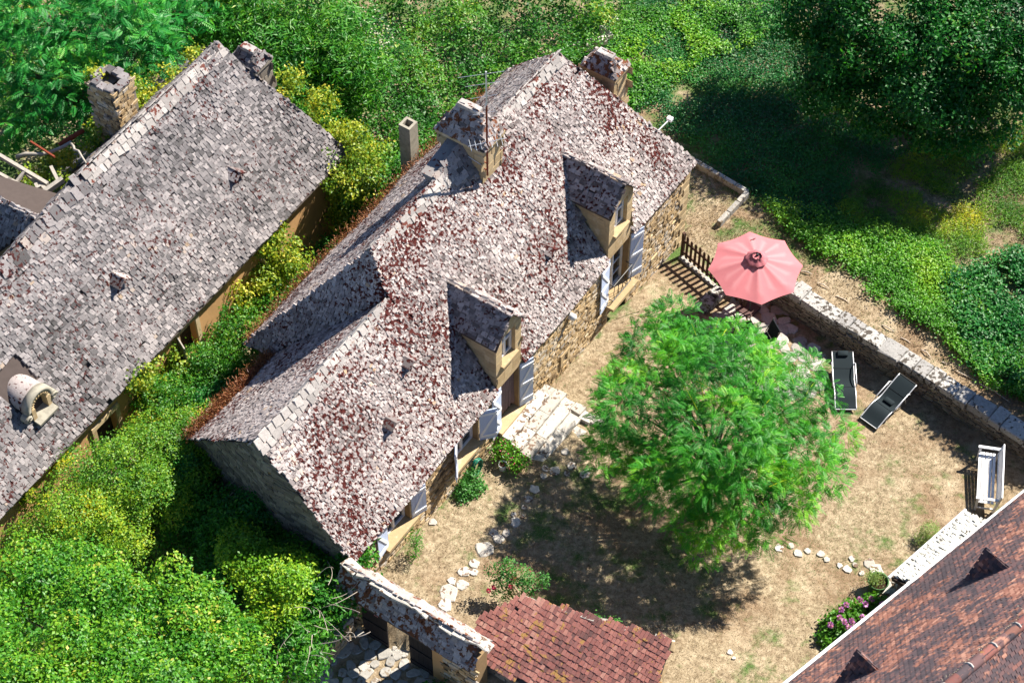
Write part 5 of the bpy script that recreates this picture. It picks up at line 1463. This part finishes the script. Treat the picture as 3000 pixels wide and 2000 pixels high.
mass('ground_ivy', [site(*q_, -.8) for q_ in ((1700, 150), (1760, -60), (2250, -60), (2420, 250), (2700, 420), (2480, 560), (2420, 660), (2330, 640), (2200, 560), (2050, 440), (1830, 310))],
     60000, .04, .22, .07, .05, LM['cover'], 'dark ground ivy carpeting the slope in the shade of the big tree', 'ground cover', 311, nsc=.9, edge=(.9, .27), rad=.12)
mass('sunlit_weeds', [site(*q_, -.8) for q_ in ((2230, 590), (2500, 640), (2760, 720), (2830, 860), (3060, 1080), (3060, 1200), (2900, 1130), (2760, 985), (2600, 890), (2480, 800), (2330, 690))],
     34000, .06, .42, .085, .05, LM['weed'], 'bright green weeds growing along the outside of the garden wall', 'weeds', 321, nsc=1.1, edge=(1.3, .25), rad=.12)
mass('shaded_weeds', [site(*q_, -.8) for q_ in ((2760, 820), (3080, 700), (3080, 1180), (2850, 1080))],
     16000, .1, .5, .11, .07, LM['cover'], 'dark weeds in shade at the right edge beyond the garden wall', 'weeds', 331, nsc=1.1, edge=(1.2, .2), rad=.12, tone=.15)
mass('field_tufts', [site(*q_, -.8) for q_ in ((2450, 600), (2700, 420), (3100, 330), (3100, 800), (2850, 760), (2500, 680))],
     26000, .04, .22, .12, .022, LM['feather'], 'tufts of half dry grass on the sunlit field', 'grass', 341, nsc=1.4, edge=(1.6, .36), rad=.10)
mass('top_weeds', [site(*q_, -.8) for q_ in ((1700, 300), (1650, 120), (1800, 20), (2200, -40), (2250, 120), (2050, 180), (1850, 330))],
     14000, .06, .4, .11, .06, LM['weed'], 'patchy yellow green weeds on the bare slope at the top', 'weeds', 351, nsc=1.2, edge=(1.1, .5), rad=.11)
# big dark tree, upper right
lb = [lobe(2640, 40, 3.0, 2.2, 2.0, 1.6), lobe(2900, 90, 3.2, 2.2, 2.0, 1.7), lobe(2480, 170, 1.7, 1.4, 1.3, 1.2), lobe(2690, 240, 1.8, 1.7, 1.5, 1.4), lobe(2930, 260, 1.8, 1.6, 1.5, 1.4), lobe(2400, 30, 2.2, 1.4, 1.3, 1.2), lobe(2560, 320, 0.9, 1.1, .9, 1.1), lobe(2760, 350, 0.9, 1.2, .9, 1.1), lobe(2900, 350, 0.9, 1.0, .9, 1.0), lobe(3080, 60, 3.0, 2), lobe(2420, 240, 0.9, .9, .8, .9)]
tree('broadleaf_tree', 'huge dark green broadleaf tree filling the upper right corner', 'tree', under(lb), lb, .32, LM['oak'], 5600, 13, .17, .15, .075, 401, low=-.6, shell=(.72, 1.05))
# tree just outside the frame, whose shade lies over the weeds at the right edge
lb = [lobe(3330, 760, 3.4, 1.4), lobe(3280, 850, 2.8, 1.1), lobe(3420, 830, 3.4, 1.3)]
tree('field_tree', 'broadleaf tree standing just beyond the right edge of the field', 'tree', under(lb), lb, .2, LM['oak'], 900, 11, .18, .17, .085, 402, low=-.6)

# ivy over the old house's corner and wall
iv = thing('ivy', G(-1.8, -.3, 0), 'yellow green ivy draped over the corner and wall of the old house', 'ivy')
def ivy_lobes(L, n, seed, tone=0.0, nm='ivy_mass'):
    P, Q = crown_pts(cauli(L, 7, (.45, .8), seed, -.9), n, seed, (.6, 1.1), -.8, .3)
    P = P + np.random.default_rng(seed).normal(size=P.shape) * .05
    pp, dd, nn, tn = clumped(P, Q, 10, .10, seed)
    leaves(nm, pp, dd - Z3 * .4, nn, .085 * RG.uniform(.7, 1.3, len(pp)), .075, tn + tone, LM['ivy'], iv)
def gl(a, b, z, r1, r2, r3): p = G(a, b, z); return (p[0], p[1], p[2], r1, r2, r3)
ivy_lobes([gl(-2.5, -.1, 2.9, .55, .6, .35), gl(-2.3, -.6, 2.2, .6, .6, .7), gl(-1.9, -.5, 1.3, .6, .6, .8), gl(-1.4, -.35, 2.3, .45, .45, .45), gl(-2.6, 1.2, 3.6, .4, .6, .3), gl(-2.4, 2.2, 4.2, .3, .5, .25), gl(-1.5, -.3, .4, .7, .6, .6), gl(-2.9, .4, 2.2, .5, .5, .6), gl(-2.0, .15, 3.1, .35, .5, .18)], 1500, 501, .06, 'corner_ivy')
ivy_lobes([gl(1.9, .05, 1.7, .55, .4, .75), gl(1.3, .0, 2.2, .35, .3, .45), gl(2.5, .0, .9, .6, .45, .6), gl(3.3, 0, 1.5, .3, .25, .6), gl(1.5, -.1, .7, .6, .45, .6)], 800, 502, .1, 'wall_ivy')
ivy_lobes([gl(7.3, .0, 2.0, .35, .3, .6), gl(7.7, -.05, 2.5, .3, .25, .35), gl(12.2, 0, 2.0, .5, .3, .7), gl(6.2, 0, 1.4, .4, .3, .6)], 480, 503, 0, 'eave_ivy')
ivy_lobes([gl(-.6, 4.0, 5.75, .25, .4, .15), gl(.4, 4.1, 5.6, .3, .5, .18), gl(1.5, 4.2, 5.5, .35, .45, .2), gl(1.6, 4.4, 5.9, .25, .3, .4), gl(2.35, 5.0, 6.6, .4, .2, .5), gl(3.0, 4.9, 5.0, .3, .5, .2), gl(5.2, 5.2, 4.7, .6, .6, .3), gl(4.4, 5.0, 4.8, .5, .5, .3)], 560, 504, .12, 'ridge_ivy')
# shrubs in the alley
mass('alley_undergrowth', [H(6.5, 6.85, 0), H(12.8, 6.9, 0), H(13, 6.1, 0), H(17.1, 6.2, 0), H(17.5, .6, 0), H(20, -.2, 0), H(24.5, -.5, 0), H(25, 8.2, 0), H(7, 8.5, 0)],
     46000, .25, 1.7, .085, .05, LM['thicket'], 'undergrowth choking the lane between the two stone houses', 'undergrowth', 361, nsc=.7, tone=.0)
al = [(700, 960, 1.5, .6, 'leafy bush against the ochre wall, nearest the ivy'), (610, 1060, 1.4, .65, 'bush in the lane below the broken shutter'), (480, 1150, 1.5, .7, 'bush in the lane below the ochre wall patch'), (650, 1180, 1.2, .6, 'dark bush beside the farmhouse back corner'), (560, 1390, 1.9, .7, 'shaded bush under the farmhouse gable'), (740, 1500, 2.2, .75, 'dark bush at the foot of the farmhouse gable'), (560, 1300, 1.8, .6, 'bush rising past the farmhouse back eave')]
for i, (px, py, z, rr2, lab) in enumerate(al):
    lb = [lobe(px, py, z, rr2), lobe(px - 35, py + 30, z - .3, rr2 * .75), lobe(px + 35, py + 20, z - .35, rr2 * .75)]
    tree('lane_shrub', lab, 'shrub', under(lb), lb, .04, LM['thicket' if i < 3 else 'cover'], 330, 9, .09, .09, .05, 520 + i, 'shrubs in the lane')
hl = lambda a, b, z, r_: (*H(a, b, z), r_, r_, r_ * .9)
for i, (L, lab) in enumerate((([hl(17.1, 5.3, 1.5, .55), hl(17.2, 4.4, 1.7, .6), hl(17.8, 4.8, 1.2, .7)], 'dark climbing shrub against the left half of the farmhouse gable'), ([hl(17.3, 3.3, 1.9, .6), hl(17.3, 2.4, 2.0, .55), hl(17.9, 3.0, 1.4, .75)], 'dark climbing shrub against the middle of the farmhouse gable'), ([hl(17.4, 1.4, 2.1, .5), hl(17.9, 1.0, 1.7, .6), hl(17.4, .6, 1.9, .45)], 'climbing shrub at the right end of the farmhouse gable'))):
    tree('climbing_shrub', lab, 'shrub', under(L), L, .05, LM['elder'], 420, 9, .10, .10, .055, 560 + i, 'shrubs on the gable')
# lower left trees
lb = [lobe(470, 1290, 2.1, .9), lobe(330, 1400, 2.5, 1.15), lobe(220, 1520, 2.6, 1.05), lobe(420, 1470, 2.3, 1.0), lobe(560, 1380, 1.9, .8), lobe(330, 1580, 2.2, .9), lobe(110, 1600, 2.2, .8), lobe(600, 1260, 1.6, .6)]
tree('feathery_shrub_tree', 'yellow green fine-leaved tree between the old house and the lower left corner', 'tree', under(lb), lb, .1, LM['feather'], 2500, 14, .11, .075, .045, 601, low=-.5, shell=(.6, 1.1), bump=.35)
P_, Q_ = crown_pts([lobe(260, 1480, 2.9, .35, .5, .2), lobe(175, 1345, 2.2, .3, .3, .2)], 240, 602, (.5, 1.0))
yb = thing('golden_spray', gp(250, 1600), 'golden yellow spray of leaves on the fine-leaved tree', 'shrub')
pp, dd, nn, tn = clumped(P_, Q_, 6, .07, 602)
leaves('foliage', pp, dd, nn, .09, .06, tn * .3 + .8, LM['feather'], yb)
lb = [lobe(90, 1730, 4.2, 1.2), lobe(300, 1770, 4.4, 1.25), lobe(500, 1800, 4.2, 1.05), lobe(60, 1900, 4.8, 1.2), lobe(270, 1950, 4.8, 1.25), lobe(500, 1950, 4.4, 1.15), lobe(680, 1960, 3.8, .9), lobe(620, 1880, 3.6, .8), lobe(130, 2080, 5, 1.3), lobe(420, 2090, 4.9, 1.3)]
tree('field_maple', 'dense yellow green maple filling the lower left corner', 'tree', under(lb), lb, .2, LM['maple'], 4300, 14, .13, .10, .065, 611, low=-.5, shell=(.7, 1.06), bump=.3)
lb = [lobe(700, 1570, 1.9, .8), lobe(830, 1530, 1.8, .7), lobe(960, 1560, 2.0, .65), lobe(1030, 1640, 2.2, .55), lobe(980, 1740, 2.0, .6), lobe(900, 1850, 1.7, .7), lobe(880, 1960, 1.7, .6), lobe(780, 1480, 1.5, .6), lobe(1010, 1530, 2.4, .35), lobe(650, 1680, 1.5, .7)]
tree('laurel_bush', 'glossy dark laurel bush crowding the farmhouse gable and gateway', 'bush', under(lb), lb, .08, LM['laurel'], 1500, 10, .13, .15, .06, 621, low=-.5, bump=.3)
lb = [lobe(740, 1660, 2.7, .7), lobe(820, 1720, 2.7, .7), lobe(700, 1600, 2.5, .5), lobe(800, 1800, 2.3, .55), lobe(860, 1660, 2.6, .45)]
tree('lime_green_bush', 'bright lime green bush in front of the laurels', 'bush', under(lb), lb, .06, LM['lime'], 1000, 12, .12, .09, .055, 631, low=-.4, bump=.3)
tw = thing('bare_twigs', gp(960, 1760, 1.0), 'pale bare twigs arching over the laurels beside the gateway', 'twigs')
r = np.random.default_rng(8)
for k in range(46):
    if k < 34: p = site(r.uniform(830, 1040), r.uniform(1640, 1930), r.uniform(2.1, 2.9))
    else: p = site(r.uniform(690, 800), r.uniform(1290, 1440), r.uniform(2.4, 3.0))
    d = unit(np.array([r.normal(), r.normal(), abs(r.normal()) * .8])); L_ = r.uniform(.4, 1.1); s_ = unit(r.normal(size=3)); tt = np.linspace(0, 1, 7)[:, None]
    obj('twig', MB().tube(p + d * L_ * (tt - .5) + s_ * .18 * L_ * np.sin(tt * 3) - Z3 * .15 * tt ** 2, np.linspace(.010, .004, 7), 4), MAT['twig'], tw)
# small plants near the house
def bush(name, label, c, L, n, per, ln, wd_, mat, seed, flowers=None, cat_='bush', rad=.08):
    t = thing(name, np.array([c[0], c[1], float(gz(c[0], c[1]))]), label, cat_)
    b0 = np.array([c[0], c[1], float(gz(c[0], c[1]))])
    mb = MB()
    for l_ in L: mb.tube([b0, (b0 + np.array(l_[:3])) / 2 + RG.normal(size=3) * .05, np.array(l_[:3])], [.02, .014, .008], 5)
    obj('stems', mb, MAT['bark'], t)
    P, Q = crown_pts(L, n, seed, (.5, 1.08), -.6, .3)
    pp, dd, nn, tn = clumped(P, Q, per, rad, seed)
    leaves('foliage', pp, dd, nn, ln * RG.uniform(.7, 1.3, len(pp)), wd_, tn, mat, t)
    if flowers:
        fp, fr, fm = flowers
        for i, f_ in enumerate(fp):
            m_ = 36; an_ = RG.normal(size=(m_, 3)); an_ = unit(an_)
            leaves('flower', np.asarray(f_) + an_ * fr * .35, an_, RG.normal(size=(m_, 3)), fr, fr * .8, RG.random(m_), fm, t)
    return t
hl = lambda a, b, z, r_: (*H(a, b, z), r_, r_, r_ * .9)
bush('wall_bush', 'leafy green bush under the open window, below the hose', H(12.1, -.3, 0), [hl(11.9, -.28, .65, .22), hl(12.15, -.3, .5, .3), hl(12.4, -.3, .4, .24), hl(12.05, -.4, .35, .3)], 260, 8, .065, .05, LM['rose'], 701)
bush('young_oleander', 'thin young shrub with narrow leaves by the last window', H(14.8, -.45, 0), [hl(14.7, -.45, 1.1, .16), hl(14.95, -.5, 1.0, .16), hl(14.8, -.4, 1.35, .12), hl(14.5, -.3, 1.25, .12)], 80, 6, .09, .02, LM['laurel'], 702, cat_='shrub')
rb = site(1545, 1690, 1.2)
fl1 = [site(*q_) for q_ in ((1432, 1729, 1.25), (1447, 1720, 1.3), (1496, 1717, 1.4), (1548, 1672, 1.6), (1505, 1692, 1.5))]
bush('rose_bush', 'tall rose bush with magenta blooms above the red tiled shed', gp(1525, 1775, .6), [lobe(1450, 1675, 1.5, .22, .2, .2), lobe(1490, 1660, 1.6, .2, .2, .2), lobe(1485, 1700, 1.35, .2, .2, .2), lobe(1530, 1690, 1.5, .26, .24, .24), lobe(1545, 1720, 1.35, .25, .2, .2), lobe(1590, 1700, 1.5, .12, .12, .3), lobe(1470, 1735, 1.1, .25, .2, .2)], 300, 7, .06, .042, LM['rose'], 703, (fl1, .06, LM['flower_pink']))
fl2 = [site(*q_) for q_ in ((1728, 1821, 1.5), (1738, 1813, 1.55), (1762, 1818, 1.5))]
bush('low_rose_bush', 'low rose bush with pink blooms leaning on the shed roof edge', gp(1750, 1850, 1.0), [lobe(1740, 1822, 1.4, .2, .15, .12), lobe(1775, 1830, 1.35, .15, .12, .12), lobe(1795, 1828, 1.3, .14, .12, .12)], 90, 6, .06, .045, LM['rose'], 704, (fl2, .06, LM['flower_pink']))
fh = [site(2000 + x / 2.24, 1300 + y / 2.24, .75) for x, y in ((1075, 1055), (1165, 1020), (1240, 1015), (1200, 1050), (1040, 1085), (1030, 1140), (970, 1185), (1060, 1165), (1110, 1160), (1180, 1135), (1090, 1200), (1135, 1195), (1070, 1270), (1310, 1050))]
bush('hydrangea', 'hydrangea with mauve flower heads under the tiled house eave', gp(2490, 1850, 0), [lobe(2500, 1790, .35, .32), lobe(2560, 1770, .35, .28), lobe(2450, 1830, .3, .34), lobe(2520, 1830, .4, .34), lobe(2430, 1880, .2, .32), lobe(2480, 1880, .3, .3)], 420, 7, .12, .085, LM['hydrangea'], 705, (fh, .075, LM['flower_mauve']))
bush('lavender_tuft', 'grey green tuft of lavender by the lean-to gutter', gp(2720, 1560, -.3), [lobe(2725, 1555, .05, .22), lobe(2705, 1580, -.1, .18)], 130, 8, .10, .016, LM['grey'], 706, cat_='plant')
bush('gate_shrub', 'dark mound of ivy at the foot of the right gate jamb', H(17.9, -3.1, 0), [hl(17.9, -3.2, .5, .3), hl(18.1, -3.5, .4, .35), hl(17.8, -3.5, .7, .25)], 160, 8, .08, .06, LM['cover'], 707)
# rocks on the slope
rk = thing('pale_rocks', gp(1745, 120, -.6), 'cluster of pale rocks in the brambles behind the farmhouse', 'rocks')
for k, (px, py, s_) in enumerate(((1690, 132, .3), (1730, 128, .42), (1765, 120, .3), (1772, 85, .3), (1785, 105, .22), (1800, 60, .25))):
    obj('rock', lump(site(px, py, .1), unit(np.array([1, .3, 0])), unit(np.array([-.3, 1, 0])), Z3, s_, s_ * .8, s_ * .7, 2300 + k, .4), MAT['step'], rk)

# grass
def blades(name, poly, n, ln, mat, label, seed, dens=None, excl=()):
    r = np.random.default_rng(seed); P = np.array(poly)[:, :2]; x0, y0 = P.min(0); x1, y1 = P.max(0)
    x = r.uniform(x0, x1, n * 2); y = r.uniform(y0, y1, n * 2); ok = inpoly(x, y, P)
    for e in excl: ok &= ~inpoly(x, y, e)
    if dens: ok &= vnoise(x * dens[0], y * dens[0], seed) > dens[1] + .5 * (r.random(len(x)) - .5)
    x, y = x[ok][:n], y[ok][:n]; m = len(x)
    tone = r.random(m) * .7 + (vnoise(x * .9, y * .9, seed + 3) - .5) * .5 + .1
    g_ = vnoise(x * .8 + 9, y * .8, seed + 8) * .65 + vnoise(x * 2.9, y * 2.9, seed + 9) * .35
    tone = np.where(g_ + r.normal(size=m) * .05 > .63, .9 + .1 * r.random(m), np.minimum(tone, .87))
    D = r.normal(size=(m, 3)) * .75 + Z3 * .7
    o = leaves(name, np.column_stack([x, y, gz(x, y)]), D, r.normal(size=(m, 3)), ln * r.uniform(.5, 1.5, m), ln * .2, np.clip(tone, 0, 1), mat, None, 'stuff')
    tag(o, label, 'grass')
yard = [H(.9, 0, 0), H(17, 0, 0), H(16.9, -3, 0), H(15, -4, 0), H(14.2, -8, 0), H(14.4, -9.5, 0), K(8, .2, 0), K(-1, .2, 0), site(3000, 1300, -.7), site(2340, 900, -.7), np.array([7, 1.9, 0])]
blades('lawn_grass', yard, 74000, .055, LM['straw'], 'parched straw coloured lawn with green tufts around the feathery tree', 801)
blades('field_grass', [site(*q_, -.9) for q_ in ((2010, 460), (2200, 560), (2450, 620), (2700, 420), (3080, 280), (3080, 1280), (2330, 840), (2150, 780), (1990, 720))], 34000, .085, LM['straw'], 'dry grass on the field beyond the garden wall', 802)
# fallen sticks on the bank outside the wall
sk = thing('fallen_sticks', gp(2500, 850, -.8), 'line of thin fallen sticks on the bank outside the garden wall', 'sticks')
for k, (x0_, y0_, x1_, y1_) in enumerate(((2345, 790, 2380, 800), (2395, 825, 2430, 842), (2450, 862, 2488, 882), (2585, 948, 2620, 968), (2640, 985, 2668, 1000), (2700, 1020, 2730, 1045), (2760, 1055, 2775, 1062), (2800, 1080, 2860, 1110), (2870, 1120, 2960, 1175))):
    a_, b_ = gp(x0_, y0_, -.8), gp(x1_, y1_, -.8)
    obj('stick', MB().tube([a_ + Z3 * .03, (a_ + b_) / 2 + Z3 * .05 + RG.normal(size=3) * .02, b_ + Z3 * .03], [.018, .022, .012], 5), MAT['twig'], sk)
